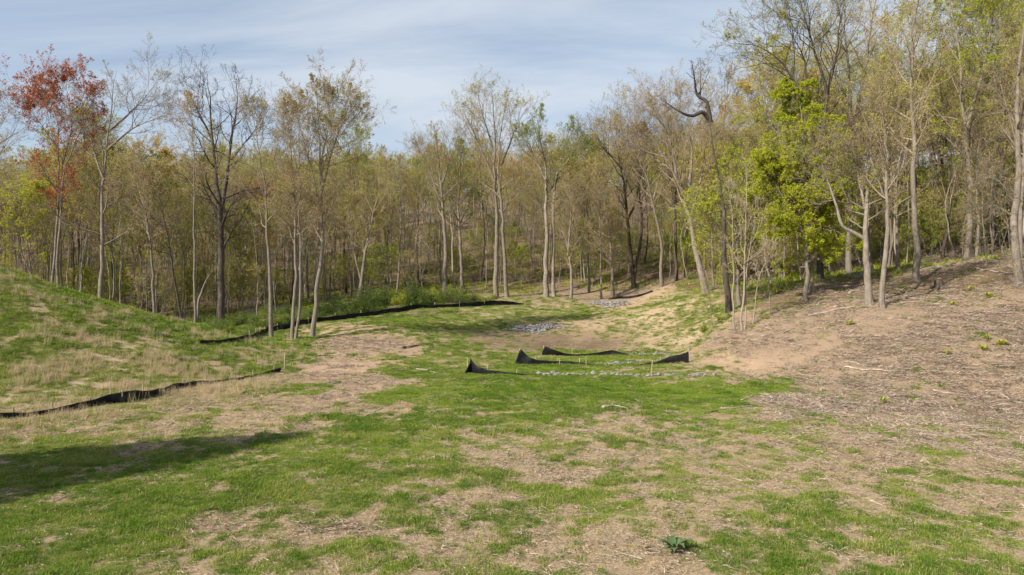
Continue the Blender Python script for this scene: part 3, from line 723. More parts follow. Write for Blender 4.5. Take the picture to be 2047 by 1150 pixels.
hero('lime_tree', 'bright lime green leafy tree, the greenest crown in the wood', 'lime',
     [[(1609, 604), (1613, 500), (1612, 420), (1602, 300), (1596, 172)], [(1613, 480), (1570, 400), (1545, 340)], [(1612, 450), (1650, 380), (1660, 340)]], 48, [11, 5, 5],
     t0=.2, spread=3.1, n1=22, n2=6, n3=5, n4=3, ang=(1.25, .6), up=.03, shape='tall', ldens=1.25, lsize=.92)
hero('slim_tree', 'pale trunk standing just right of the lime green tree', 'green', [[(1621, 592), (1628, 500), (1640, 420), (1650, 340)]], 50, 8, t0=.25, spread=3, n1=16, n4=3, ldens=.8, ang=(1.2, .5))
hero('big_oak', 'large oak behind the lime tree with dark limbs spreading high and left', 'darkolive',
     [[(1641, 572), (1637, 430), (1632, 320), (1650, 210), (1672, 110), (1690, -20)], [(1636, 310), (1610, 200), (1575, 135), (1520, 92), (1465, 82)], [(1655, 190), (1625, 90), (1600, 30), (1590, -20)], [(1610, 200), (1600, 120), (1560, 60)]], 55, [16, 9, 8, 6],
     t0=.45, spread=4.4, n1=13, n2=6, n3=5, n4=4, wig=.18, ldens=.8)
hero('big_oak', 'tall grey trunk left of the forked tree, rising past the frame top', 'olive', [[(1699, 560), (1702, 400), (1706, 280), (1698, 150), (1680, 40), (1660, -80)], [(1706, 270), (1725, 160), (1740, 60), (1760, -60)]], 60, [14, 9], t0=.4, spread=4.4, n1=16, n2=6, n3=5, n4=4, ldens=.7)
hero('forked_tree', 'grey tree on the slope with a thick crooked limb bending left', 'baregrey',
     [[(1741, 610), (1731, 530), (1728, 430), (1735, 340), (1742, 270)], [(1730, 478), (1706, 462), (1688, 448), (1676, 400), (1660, 335), (1652, 290)], [(1731, 420), (1722, 350), (1718, 300)]], 40, [19, 9, 7], t0=.5, spread=2.4, n1=14, n3=4, n4=3, wig=.18, ang=(1.1, .6))
hero('straight_tree', 'straight tan trunk beside the forked tree on the slope', 'olive', [[(1762, 618), (1767, 500), (1770, 400), (1772, 280), (1763, 120)], [(1771, 390), (1800, 300), (1815, 200)], [(1770, 400), (1745, 310), (1735, 200)]], 39, [13, 5, 5], t0=.46, spread=2.6, n1=12, n2=5, n4=2, ang=(.8, .4), ldens=.6)
hero('slim_tree', 'slender trunk on the slope between the straight tan trunk and the tall grey one', 'olive', [[(1794, 550), (1788, 430), (1782, 330), (1778, 250)]], 51, 9, t0=.4, spread=2.8, n1=18, n4=3)
hero('straight_tree', 'tall straight grey trunk in the middle of the right slope', 'olive', [[(1833, 566), (1832, 450), (1828, 320), (1830, 150), (1834, -60)]], 46, 15, t0=.45, spread=3.6, n1=20, n2=6, n4=3, ldens=.5, ang=(1.1, .5))
hero('green_tree', 'tall dark trunk with fresh green leaves near the top right', 'green', [[(1935, 525), (1938, 400), (1930, 250), (1918, 120), (1905, -30)], [(1932, 260), (1960, 140), (1975, 20)]], 54, [14, 9], t0=.4, spread=4.0, n1=18, n2=6, n3=5, n4=4, ldens=1.1)
hero('slim_tree', 'slim pale trunk close right of the tall green leaved trunk', 'tan', [[(1946, 527), (1953, 430), (1958, 330), (1965, 220)]], 52, 8, t0=.45, spread=2.6, n1=16, n4=3)
hero('slim_tree', 'thin sapling pole midway between green leaved trunk and the frame edge trunk', 'baregrey', [[(1972, 548), (1966, 440), (1960, 330)]], 46, 4.5, t0=.45, spread=1.6, n1=14, n4=3, ldens=.8)
hero('edge_tree', 'thick curved trunk at the right edge with broken dead branches', 'baregrey',
     [[(2036, 570), (2020, 500), (2022, 430), (2029, 330), (2034, 150), (2038, -60)], [(2022, 430), (1995, 410), (1975, 418)], [(2024, 400), (1990, 360), (1965, 350)], [(2022, 470), (2005, 455), (1990, 480)], [(2031, 250), (1995, 190), (1975, 160)]], 38, [19, 4, 4, 3.5, 5],
     t0=.3, spread=1.9, n1=8, n2=5, n3=4, n4=2, ang=(1.3, .6), wig=.22)
hero('slim_tree', 'second trunk partly hidden behind the thick curved trunk at the right edge', 'olive', [[(2034, 530), (2036, 400), (2042, 250), (2045, 60)]], 46, 11, t0=.45, spread=3.4, n1=18, n4=3)
hero('yellow_tree', 'tree with pale yellow crown behind the lime green tree', 'yellow', [[(1552, 565), (1556, 400), (1560, 260), (1562, 120)], [(1558, 300), (1520, 220), (1500, 190)], [(1558, 290), (1600, 200), (1615, 160)]], 74, [11, 6, 6], t0=.42, spread=5.0, n1=14, n2=6, n4=4, ldens=1.2)
hero('slim_tree', 'tree with thin purplish brown top behind the dead snag', 'darktan', [[(1440, 575), (1444, 400), (1450, 250), (1455, 150)]], 78, 9, t0=.42, spread=5.0, n1=20, n4=4, ldens=.6)
hero('edge_crown_tree', 'tree cut by the left frame edge beside the red leaved tree', 'tan', [[(-55, 610), (-48, 420), (-35, 300), (-20, 190)]], 60, 10, t0=.4, spread=4.4, n1=18, n4=4, ldens=.7)

# --- background wood: prototypes copied one by one
def proto(style, seed, h, r, **kw):
    rng = np.random.default_rng(seed)
    st = [[(0, 0, -.4), (rng.normal(0, .25), rng.normal(0, .25), h * .35), (rng.normal(0, .5), rng.normal(0, .5), h * .7), (rng.normal(0, .8), rng.normal(0, .8), h)]]
    rd = [r]
    if rng.random() < .55:
        x = np.array(st[0][1]); st.append([tuple(x * .98), (x[0] + rng.normal(0, 1.), x[1] + rng.normal(0, 1.), h * .65), (x[0] + rng.normal(0, 1.8), x[1] + rng.normal(0, 1.8), h * .93)]); rd.append(r * .6)
    return build_tree('wood_tree', st, rd, style, seed, **kw)
PR = [proto(s, 900 + i, h, r, t0=t0, spread=sp, n1=15, n2=5, n3=5, n4=2, ldens=1.5, lsize=1.35)
      for i, (s, h, r, t0, sp) in enumerate([('tan', 20, .17, .56, 3.6), ('olive', 18, .16, .52, 3.8), ('tan', 18, .13, .6, 3.0), ('olive', 21, .2, .58, 4.0), ('green', 15, .13, .45, 3.4),
                                             ('darktan', 19, .16, .55, 3.8), ('darkolive', 20, .18, .55, 3.8), ('tan', 15, .10, .55, 2.8), ('green', 17, .15, .48, 3.6), ('orange', 17, .13, .55, 3.4)])]
POLE = [proto(s, 980 + i, h, r, t0=.62, spread=2.2, n1=9, n2=4, n3=4, n4=3, ldens=.9, lsize=1.2) for i, (s, h, r) in enumerate([('tan', 16, .10), ('pale', 14, .085), ('olive', 17, .115), ('baregrey', 13, .08)])]
SAP = [proto(s, 950 + i, h, r, t0=t0, spread=sp, n1=9, n2=4, n3=4, n4=2, ldens=1.0, lsize=1.05, ang=(1.1, .5))
       for i, (s, h, r, t0, sp) in enumerate([('olive', 7, .045, .25, 1.9), ('green', 6, .04, .2, 2.), ('tan', 8, .05, .3, 1.8), ('baregrey', 7, .05, .3, 1.8), ('green', 9, .06, .2, 2.3), ('pale', 9, .05, .4, 1.6)])]
FRONT = np.array([(-150, 64), (0, 66), (300, 66), (500, 70), (600, 74), (750, 84), (900, 90), (1000, 90), (1200, 90), (1300, 90), (1380, 80), (1450, 68), (1550, 60), (1650, 60), (1750, 58), (1900, 58), (2050, 52), (2200, 50)], float)
def front(px): return np.interp(px, FRONT[:, 0], FRONT[:, 1])
rng = np.random.default_rng(42)
ZONES = [(420, 'behind the grassy mound', ['lf_olive', 'lf_yellow', 'lf_orange', 'lf_olive', 'lf_green', 'lf_green', 'lf_tan']),
         (820, 'behind the far black fence', ['lf_olive', 'lf_tan', 'lf_green', 'lf_orange', 'lf_green', 'lf_olive']),
         (1180, 'behind the tall central trees', ['lf_green', 'lf_orange', 'lf_olive', 'lf_tan', 'lf_green', 'lf_tan']),
         (1480, 'behind the far stone pile', ['lf_green', 'lf_olive', 'lf_green', 'lf_olive', 'lf_tan']),
         (9999, 'up the wooded right hillside', ['lf_green', 'lf_olive', 'lf_green', 'lf_olive', 'lf_yellow', 'lf_green', 'lf_tan'])]
WORDS = {'lf_olive': 'olive budding', 'lf_yellow': 'yellow budding', 'lf_orange': 'orange brown budding', 'lf_tan': 'brown budding', 'lf_green': 'light green leafed'}
placed = list(USED)
def spot(depth, mind, power=1.3, lo=-130, hi=2170, off=0):
    for _ in range(200):
        px = rng.uniform(lo, hi); d = front(px) + off + depth * rng.random() ** power
        x = (px - CX) / FPX * d; y = d
        if all((x - a) ** 2 + (y - b) ** 2 > mind * mind for a, b in placed):
            placed.append((x, y)); return px, x, y
    return None
for k in range(290):
    s = spot(62, 2.2)
    if not s: continue
    px, x, y = s
    zi = next(i for i, z in enumerate(ZONES) if px < z[0])
    lm = ZONES[zi][2][rng.integers(len(ZONES[zi][2]))]
    i = int(rng.integers(len(PR))); dp = 'at the front of' if y < front(px) + 10 else 'midway into' if y < front(px) + 28 else 'deep in'
    put_tree('wood_tree', PR[i], (x, y, float(zat(x, y))), f'slim {WORDS[lm]} tree {dp} the wood {ZONES[zi][1]}', f'{WORDS[lm]} trees {dp} the wood {ZONES[zi][1]}', 'tree',
             rng.uniform(0, 6.28), rng.uniform(.68, 1.14) * (1.12 if px > 1480 else 1.), rng.uniform(.9, 1.1), leafmat=lm)
placed2 = placed; placed = list(USED)
for k in range(300):
    s = spot(30, 1.1, 1.1, off=-2)
    if not s: continue
    px, x, y = s
    zi = next(i for i, z in enumerate(ZONES) if px < z[0]); i = int(rng.integers(4)); dp = 'at the front of' if y < front(px) + 7 else 'midway into' if y < front(px) + 16 else 'deep in'
    w = ['brown budding', 'pale bare', 'olive budding', 'bare grey'][i]
    put_tree('pole_tree', POLE[i], (x, y, float(zat(x, y))), f'{w} thin pole tree {dp} the wood {ZONES[zi][1]}', f'{w} pole trees {dp} the wood {ZONES[zi][1]}', 'tree', rng.uniform(0, 6.28), rng.uniform(.7, 1.15))
placed = list(USED)
for k in range(150):
    s = spot(34, 1.0, 1.0, off=-3)
    if not s: continue
    px, x, y = s
    zi = next(i for i, z in enumerate(ZONES) if px < z[0])
    i = int(rng.integers(len(SAP)))
    w = ['olive budding', 'light green', 'brown budding', 'bare grey', 'tall light green', 'pale bare'][i]
    put_tree('wood_sapling', SAP[i], (x, y, float(zat(x, y))), f'{w} understorey sapling in the wood {ZONES[zi][1]}', f'{w} saplings in the wood {ZONES[zi][1]}', 'sapling', rng.uniform(0, 6.28), rng.uniform(.7, 1.2))

# --- unseen evergreen added left of the view, shaped to shade the grass there
def evergreen(name, x, y, h, r, label):
    rg = np.random.default_rng(5)
    o = empty(name, (x, y, float(zat(x, y)))); tag(o, label, 'tree')
    t = Acc(); tubes(t, np.array([[(0, 0, -.3), (0, 0, h * .5), (0, 0, h)]]), np.array([[.2, .12, .02]]), 8); link('trunk', t.mesh('evergreen_trunk'), MAT['bark_dark'], o)
    b = Acc(); l = Acc()
    n = 220; tt = np.sort(rg.uniform(.05, .98, n)); az = np.arange(n) * 2.4
    B = np.stack([0 * tt, 0 * tt, tt * h], 1); Ln = r * (1 - tt) ** .8 + .2
    D = np.stack([np.cos(az) * Ln, np.sin(az) * Ln, -.15 * Ln], 1)
    spikes(b, B, D, np.full(n, .03))
    m = 42000; k = rg.choice(n, m, p=Ln / Ln.sum()); f = rg.uniform(.1, 1, m)[:, None]
    C = B[k] + D[k] * f + rg.normal(0, .16, (m, 3)); leafquads(l, C, .26, rg, .3, .4)
    cr_ = link('crown', b.mesh('evergreen_branches'), MAT['bark_dark'], o); link('foliage', l.mesh('evergreen_foliage', False), MAT['lf_dark'], cr_)
evergreen('shade_evergreen', -18.0, 12.3, 10.5, 4.2, 'unseen dense evergreen added left of the view to shade the grass')

# ------------------------------------------------------------------ shrubs along the far fence
def shrub_proto(seed, w, h, leaf):
    rg = np.random.default_rng(seed)
    st = Acc(); lv = Acc()
    n = 26
    base = rg.normal(0, w * .16, (n, 3)) * [1, 1, 0]
    D = norm(rg.normal(size=(n, 3)) * [1, 1, .35] + [0, 0, .8]) * rg.uniform(.6, 1.05, n)[:, None] * [w * .62, w * .62, h]
    spikes(st, base, D, np.full(n, .018))
    P = np.stack([base + D * f for f in (0, .5, 1)], 1)
    P2, R2 = grow(P, np.full((n, 3), .015), 9, .25, 1., 1.0, .5, .55, 3, rg, .05, .2)
    spikes(st, P2[:, 0], P2[:, 2] - P2[:, 0], R2[:, 0])
    m = 1900; k = rg.integers(0, len(P2), m); f = rg.uniform(.2, 1.15, m)[:, None]
    C = P2[k, 0] * (1 - f) + P2[k, 2] * f + rg.normal(0, .10, (m, 3)); C[:, 2] = np.maximum(C[:, 2], .03)
    leafquads(lv, C, .105, rg, .2)
    a = st.mesh('shrub_stems'); a.materials.append(MAT['twig_grey'])
    b = lv.mesh('shrub_foliage', False); b.materials.append(MAT[leaf])
    return a, b
SHR = [shrub_proto(1, 1.5, 1.5, 'lf_shrub'), shrub_proto(2, 1.9, 1.3, 'lf_shrub'), shrub_proto(3, 1.2, 1.9, 'lf_shrub'), shrub_proto(4, 1.0, 1.0, 'lf_green')]
def put_shrub(i, x, y, sc, label, group):
    o = empty('shrub', (x, y, float(zat(x, y)) - .05), rng.uniform(0, 6.28)); o.scale = (sc, sc, sc * rng.uniform(.75, 1.1)); tag(o, label, 'shrub', group)
    link('stems', SHR[i][0], None, o); link('foliage', SHR[i][1], None, o)
for k in range(40):
    px = rng.uniform(655, 1000); d0 = np.interp(px, [655, 723, 839, 1000], [60.5, 63.5, 68.5, 73.5]); d = d0 + rng.uniform(.6, 6.5)
    put_shrub(int(rng.integers(4)), (px - CX) / FPX * d, d, rng.uniform(.6, 1.4) * (1.0 if px < 940 else .5), 'dense green shrub in the thicket behind the long far fence', 'shrubs behind the far fence')
for k in range(60):
    px = rng.uniform(290, 655); d0 = np.interp(px, [290, 400, 500, 600, 655], [54, 54.5, 55.5, 58.5, 61.5]); d = d0 + rng.uniform(.5, 9)
    put_shrub(int(rng.integers(3)), (px - CX) / FPX * d, d, rng.uniform(.45, .95), 'low green shrub under the trees left of the far fence thicket', 'low shrubs under the left trees')
for k in range(14):
    px = rng.uniform(425, 500); d = rng.uniform(44, 49)
    put_shrub(int(rng.integers(4)), (px - CX) / FPX * d, d, rng.uniform(.25, .5), 'small bush in the dip between the mound and the far fence', 'bushes in the dip behind the mound')
for k in range(60):
    px = rng.uniform(-60, 2120); d = front(px) + rng.uniform(-2, 22)
    zi = next(i for i, z in enumerate(ZONES) if px < z[0])
    put_shrub(3 if k % 3 else 1, (px - CX) / FPX * d, d, rng.uniform(.5, 1.2), f'leafing shrub on the forest floor {ZONES[zi][1]}', f'forest floor shrubs {ZONES[zi][1]}')
for px, py, sc, lb in [(1408, 662, .55, 'small green shrub at the foot of the basin slope left of the saplings'), (1395, 690, .35, 'tiny green shrub beside the end of the middle fence'), (1795, 552, .5, 'green bush among trunks on the right slope'), (1505, 655, .3, 'small green sprout at the foot of the pale saplings'), (1535, 640, .3, 'small green sprout between saplings and lime tree'), (1745, 605, .3, 'green sprout at the foot of the forked tree'), (1440, 640, .4, 'small green bush left of the pale saplings')]:
    x, y = pix(px, py); put_shrub(3, x, y, sc, lb, None)

# ------------------------------------------------------------------ silt fences
def fence(name, label, path, posts, group=None, lean=.0, seed=1):
    """path: (column, row of the foot, visible height in m)"""
    rg = np.random.default_rng(seed)
    pp = [(*pix(a, b), h) for a, b, h in path]
    P = np.array(pp)
    s = np.concatenate([[0], np.cumsum(np.hypot(*np.diff(P[:, :2], axis=0).T))])
    n = int(max(24, s[-1] / .12)); q = np.linspace(0, s[-1], n)
    x = np.interp(q, s, P[:, 0]); y = np.interp(q, s, P[:, 1]); h = np.interp(q, s, P[:, 2])
    h = np.maximum(h * (1 + .10 * (fbm(q * 1.1, q * 0 + seed, seed, 3) - .5) * 2) + .02 * (fbm(q * 4, q * 0, seed + 3, 2) - .5), .015)
    tx, ty = np.gradient(x), np.gradient(y); L = np.hypot(tx, ty); nxv, nyv = ty / L, -tx / L
    z0 = zat(x, y); rows = 7
    o = empty(name, (float(x[n // 2]), float(y[n // 2]), float(z0[n // 2]))); tag(o, label, 'fence', group)
    ox, oy, oz = o.location
    V = []
    for side in (0, 1):
        for r in range(rows):
            f = r / (rows - 1)
            off = (fbm(q * 1.6, q * 0 + f * 1.3, seed + 9, 3) - .5) * .30 * np.minimum(h * 2, 1) * (.35 + .65 * math.sin(math.pi * min(f * .8, 1))) + (fbm(q * 7, q * 0 + f * .6, seed + 29, 2) - .5) * .07 * np.minimum(h * 2, 1) + lean * f * h + side * .008
            V.append(np.stack([x + nxv * off - ox, y + nyv * off - oy, z0 - .05 + (h + .05) * f - oz], 1))
    V = np.array(V)                                # (2*rows, n, 3)
    ii = np.arange(2 * rows * n).reshape(2, rows, n); Qs = []
    a = ii[0]; Qs.append(np.stack([a[:-1, :-1], a[:-1, 1:], a[1:, 1:], a[1:, :-1]], -1).reshape(-1, 4))
    a = ii[1]; Qs.append(np.stack([a[:-1, :-1], a[1:, :-1], a[1:, 1:], a[:-1, 1:]], -1).reshape(-1, 4))
    Qs.append(np.stack([ii[0, -1, :-1], ii[0, -1, 1:], ii[1, -1, 1:], ii[1, -1, :-1]], -1))
    Qs.append(np.stack([ii[0, :-1, 0], ii[0, 1:, 0], ii[1, 1:, 0], ii[1, :-1, 0]], -1)); Qs.append(np.stack([ii[0, :-1, -1], ii[1, :-1, -1], ii[1, 1:, -1], ii[0, 1:, -1]], -1))
    link('fabric', make_mesh(name + '_fabric', V.reshape(-1, 3), np.concatenate(Qs)), MAT['fabric'], o)
    for (t, hp) in posts:
        k = int(np.clip(t, 0, 1) * (n - 1)); acc = Acc()
        bx = x[k] + nxv[k] * -.03; by = y[k] + nyv[k] * -.03
        tl = rg.normal(0, .03, 2)
        c = np.array([[(bx - ox, by - oy, z0[k] - .2 - oz), (bx + tl[0] * .5 - ox, by + tl[1] * .5 - oy, z0[k] + hp * .5 - oz), (bx + tl[0] - ox, by + tl[1] - oy, z0[k] + hp - oz)]])
        tubes(acc, c, np.full((1, 3), .024), 4, True)
        link('post', acc.mesh('fence_post', False), MAT['stake'], o)
    return o
fence('silt_fence', 'low sagging black fabric fence along the foot of the grassy mound',
      [(-60, 845, .2), (0, 837, .22), (60, 832, .18), (120, 824, .22), (188, 812, .30), (219, 807, .42), (254, 805, .46), (285, 798, .34), (313, 791, .30), (352, 782, .34), (391, 772, .24), (430, 767, .16), (485, 757, .12), (520, 749, .05), (540, 745, .16), (561, 741, .22)],
      [(.08, .4), (.16, .42), (.25, .4), (.33, .55), (.40, .6), (.48, .5), (.57, .5), (.66, .48), (.76, .4), (.86, .32), (.97, .4)], seed=2)
fence('silt_fence', 'long black fabric fence curving along the trees left of centre',
      [(400, 690, .25), (430, 689, .22), (469, 684, .25), (504, 678, .32), (535, 663, .42), (586, 655, .44), (645, 644, .42), (723, 634, .42), (800, 625, .46), (839, 617, .42), (897, 615, .34), (951, 614, .50), (999, 611, .52), (1030, 610, .3), (1047, 609.5, .10)],
      [(f, .62) for f in np.linspace(.06, .96, 15)], seed=3)
fence('silt_fence', 'short black fabric fence by the far stones below the wood',
      [(1216, 599, .10), (1242, 597, .32), (1274, 594, .28), (1290, 589, .22), (1303, 585, .28), (1306, 584.5, .05)], [(.3, .4), (.95, .4)], seed=4)
fence('silt_fence', 'nearest small black check fence peaked at its left end',
      [(929, 748, .10), (940, 747, .84), (948, 748, .62), (958, 749, .42), (975, 750, .24), (1000, 751, .15), (1050, 752, .09), (1110, 752.5, .05)], [(.06, .86), (.3, .45), (.6, .3)], seed=5, lean=.1)
fence('silt_fence', 'middle black check fence peaked at both ends',
      [(1030, 727, .12), (1040, 727, .95), (1050, 727.5, .66), (1060, 728, .46), (1074, 728, .30), (1108, 728, .22), (1124, 728, .25), (1157, 729, .16), (1193, 731, .05), (1247, 731, .05), (1290, 730, .10), (1310, 730, .22), (1337, 729, .42), (1360, 727, .52), (1378, 725, .66)],
      [(.028, .98), (.12, .5), (.22, .42), (.33, .4), (.8, .5), (.9, .62), (.995, .85)], seed=6, lean=.1)
fence('silt_fence', 'farthest black check fence with wavy top edge in the basin',
      [(1083, 711, .12), (1088, 711, .68), (1098, 711.5, .5), (1108, 712, .38), (1126, 712, .20), (1160, 712, .12), (1202, 711, .22), (1222, 710, .32), (1240, 710, .2), (1256, 710, .06)], [(.03, .7), (.8, .4)], seed=7, lean=.1)

def stake(px, py, h, label, tilt=.04):
    x, y = pix(px, py); z = float(zat(x, y)); acc = Acc()
    tubes(acc, np.array([[(0, 0, -.2), (tilt * .5, 0, h * .5), (tilt, 0, h - .05)]]), np.full((1, 3), .026), 4, True)
    tubes(acc, np.array([[(tilt, 0, h - .048), (tilt, 0, h - .02), (tilt, 0, h)]]), np.array([[.022, .014, .006]]), 4, True)
    o = link('stake', acc.mesh('stake', False), MAT['stake']); o.location = (x, y, z); o.rotation_euler.z = rng.uniform(0, 6.28)
    tag(o, label, 'stake', None)
stake(568, 737, .95, 'thin wooden stake at the end of the mound fence')
stake(222, 806, .85, 'grey stake standing in the fence along the mound')
stake(1172, 731, .55, 'short stake in front of the middle check fence')
stake(1301, 754, .85, 'pale stake standing beside the row of stones', .1)
stake(1144, 708, .45, 'short pale stake behind the farthest check fence')
stake(1312, 708, .5, 'pale stake right of the farthest check fence')
stake(1119, 730, .5, 'short stake near the left half of the middle check fence')

# ------------------------------------------------------------------ stones
def stone_mesh(seed, name='stone'):
    rg = np.random.default_rng(seed)
    t = (1 + 5 ** .5) / 2
    V = norm(np.array([(-1, t, 0), (1, t, 0), (-1, -t, 0), (1, -t, 0), (0, -1, t), (0, 1, t), (0, -1, -t), (0, 1, -t), (t, 0, -1), (t, 0, 1), (-t, 0, -1), (-t, 0, 1)], float))
    F = np.array([(0, 11, 5), (0, 5, 1), (0, 1, 7), (0, 7, 10), (0, 10, 11), (1, 5, 9), (5, 11, 4), (11, 10, 2), (10, 7, 6), (7, 1, 8), (3, 9, 4), (3, 4, 2), (3, 2, 6), (3, 6, 8), (3, 8, 9), (4, 9, 5), (2, 4, 11), (6, 2, 10), (8, 6, 7), (9, 8, 1)])
    V = V * rg.uniform(.7, 1.25, (12, 1)) * rg.uniform(.7, 1.2, 3) * [1, .85, .68]
    return V, F
STN = []
for i in range(7):
    V, F = stone_mesh(i); me = make_mesh('stone', V, None, F, False); me.materials.append(MAT['stone']); STN.append(me)
def put_stone(px, py, r, label, group):
    x, y = pix(px, py); o = bpy.data.objects.new('stone', STN[int(rng.integers(7))]); COL.objects.link(o)
    o.location = (x, y, float(zat(x, y)) + r * .4); o.scale = (r * rng.uniform(.9, 1.5), r, r * rng.uniform(.8, 1.1)); o.rotation_euler = (rng.uniform(-.4, .4), rng.uniform(-.4, .4), rng.uniform(0, 6.28))
    tag(o, label, 'stone', group)
for k in range(70):
    px = 1075 + 290 * (k + rng.uniform(0, .9)) / 70
    if rng.random() < .18: continue
    put_stone(px, 752 + rng.normal(0, 1.3), rng.uniform(.075, .165), 'grey stone in the row beside the nearest check fence', 'stones in the nearest row')
for k in range(16):
    put_stone(rng.uniform(1375, 1432), 752 + rng.normal(0, 1.2), rng.uniform(.07, .13), 'grey stone at the right end of the nearest stone row', 'stones at the row right end')
for k in range(30):
    put_stone(1190 + 85 * (k + rng.uniform(0, 1)) / 30, 727.5 + rng.normal(0, .8), rng.uniform(.08, .14), 'grey stone behind the low part of the middle check fence', 'stones behind the middle fence')
for k in range(26):
    put_stone(1255 + 90 * (k + rng.uniform(0, 1)) / 26, 708.5 + rng.normal(0, .9), rng.uniform(.06, .12), 'small stone right of the farthest check fence', 'stones beside the farthest fence')
def riprap(name, label, cx, cy, ax, ay, n, rr, ang=0, seed=1, cz=.12):
    rg = np.random.default_rng(seed); acc = Acc()
    for k in range(n):
        a = rg.uniform(0, 6.28); q = rg.random() ** .5 * (1.25 if rg.random() < .08 else .95) * (.85 + .25 * math.sin(5 * a + seed))
        u = math.cos(a) * q * ax; v = math.sin(a) * q * ay * (1 + .2 * math.sin(3 * a))
        x = cx + u * math.cos(ang) - v * math.sin(ang); y = cy + u * math.sin(ang) + v * math.cos(ang)
        V, F = stone_mesh(int(rg.integers(1e6))); r = (.35 + 1.3 * rg.random() ** 1.6) * rr
        c, s = math.cos(a * 7), math.sin(a * 7); Rm = np.array([[c, -s, 0], [s, c, 0], [0, 0, 1]])
        acc.add((V * r) @ Rm.T + [x, y, float(zat(x, y)) + r * .2 + cz * (1 - q) * rg.random()], None, F)
    o = link(name, acc.mesh(name, False), MAT['stone']); tag(o, label, 'stones', None, 'stuff')
a = pix(1003, 656); b = pix(1133, 653); c = pix(1062, 668); d = pix(1080, 647)
riprap('riprap', 'grey broken stones spread above the muddy basin', (a[0] + b[0]) / 2, (c[1] + d[1]) / 2, 2.9, max(1.2, (d[1] - c[1]) * .42), 560, .125, .12, 3, .2)
a = pix(1172, 607); b = pix(1262, 607); c = pix(1215, 613)
riprap('riprap', 'far patch of grey broken stones at the edge of the wood', (a[0] + b[0]) / 2, a[1], 2.5, 2.6, 480, .12, .0, 4, .2)

# ------------------------------------------------------------------ fallen wood lying about
def fallen(name, label, path, wpx, mat, twigs=4, seed=1, lift=.5, cat='branch', group=None, tw=.35):
    rg = np.random.default_rng(seed)
    P = np.array([(*pix(a, b), 0) for a, b in path]); d = P[:, 1].mean(); r = wpx / FPX * d * .42
    P[:, 2] = zat(P[:, 0], P[:, 1]) + r * lift
    o0 = P[0].copy(); P = resample(P - o0, 12); P[:, :2] += rg.normal(0, .012, (12, 2)) * d / 20
    P[:, 2] = zat(P[:, 0] + o0[0], P[:, 1] + o0[1]) + r * lift - o0[2] + rg.uniform(0, r * .6, 12)
    acc = Acc(); rr = r * np.linspace(1, .45, 12); tubes(acc, P[None], rr[None], 7, True)
    o = empty(name, o0); tag(o, label, cat, group)
    link('stem', acc.mesh(name), MAT[mat], o)
    if twigs:
        P1, R1 = grow(P[None], rr[None], twigs, .3, .98, .8, .5, tw, 5, rg, .0, .12, .6, .006)
        P1[:, :, 2] = np.maximum(P1[:, :, 2] * .5, zat(P1[:, :, 0] + o0[0], P1[:, :, 1] + o0[1]) - o0[2] + .01)
        a2 = Acc(); tubes(a2, P1, R1, 4)
        P2, R2 = grow(P1, R1, 2, .3, .95, .7, .5, .5, 3, rg, .0, .1, .6, .005)
        P2[:, :, 2] = np.maximum(P2[:, :, 2] * .6, zat(P2[:, :, 0] + o0[0], P2[:, :, 1] + o0[1]) - o0[2] + .01); spikes(a2, P2[:, 0], P2[:, 2] - P2[:, 0], R2[:, 0])
        link('twigs', a2.mesh(name + '_twigs'), MAT[mat], o)
    return o
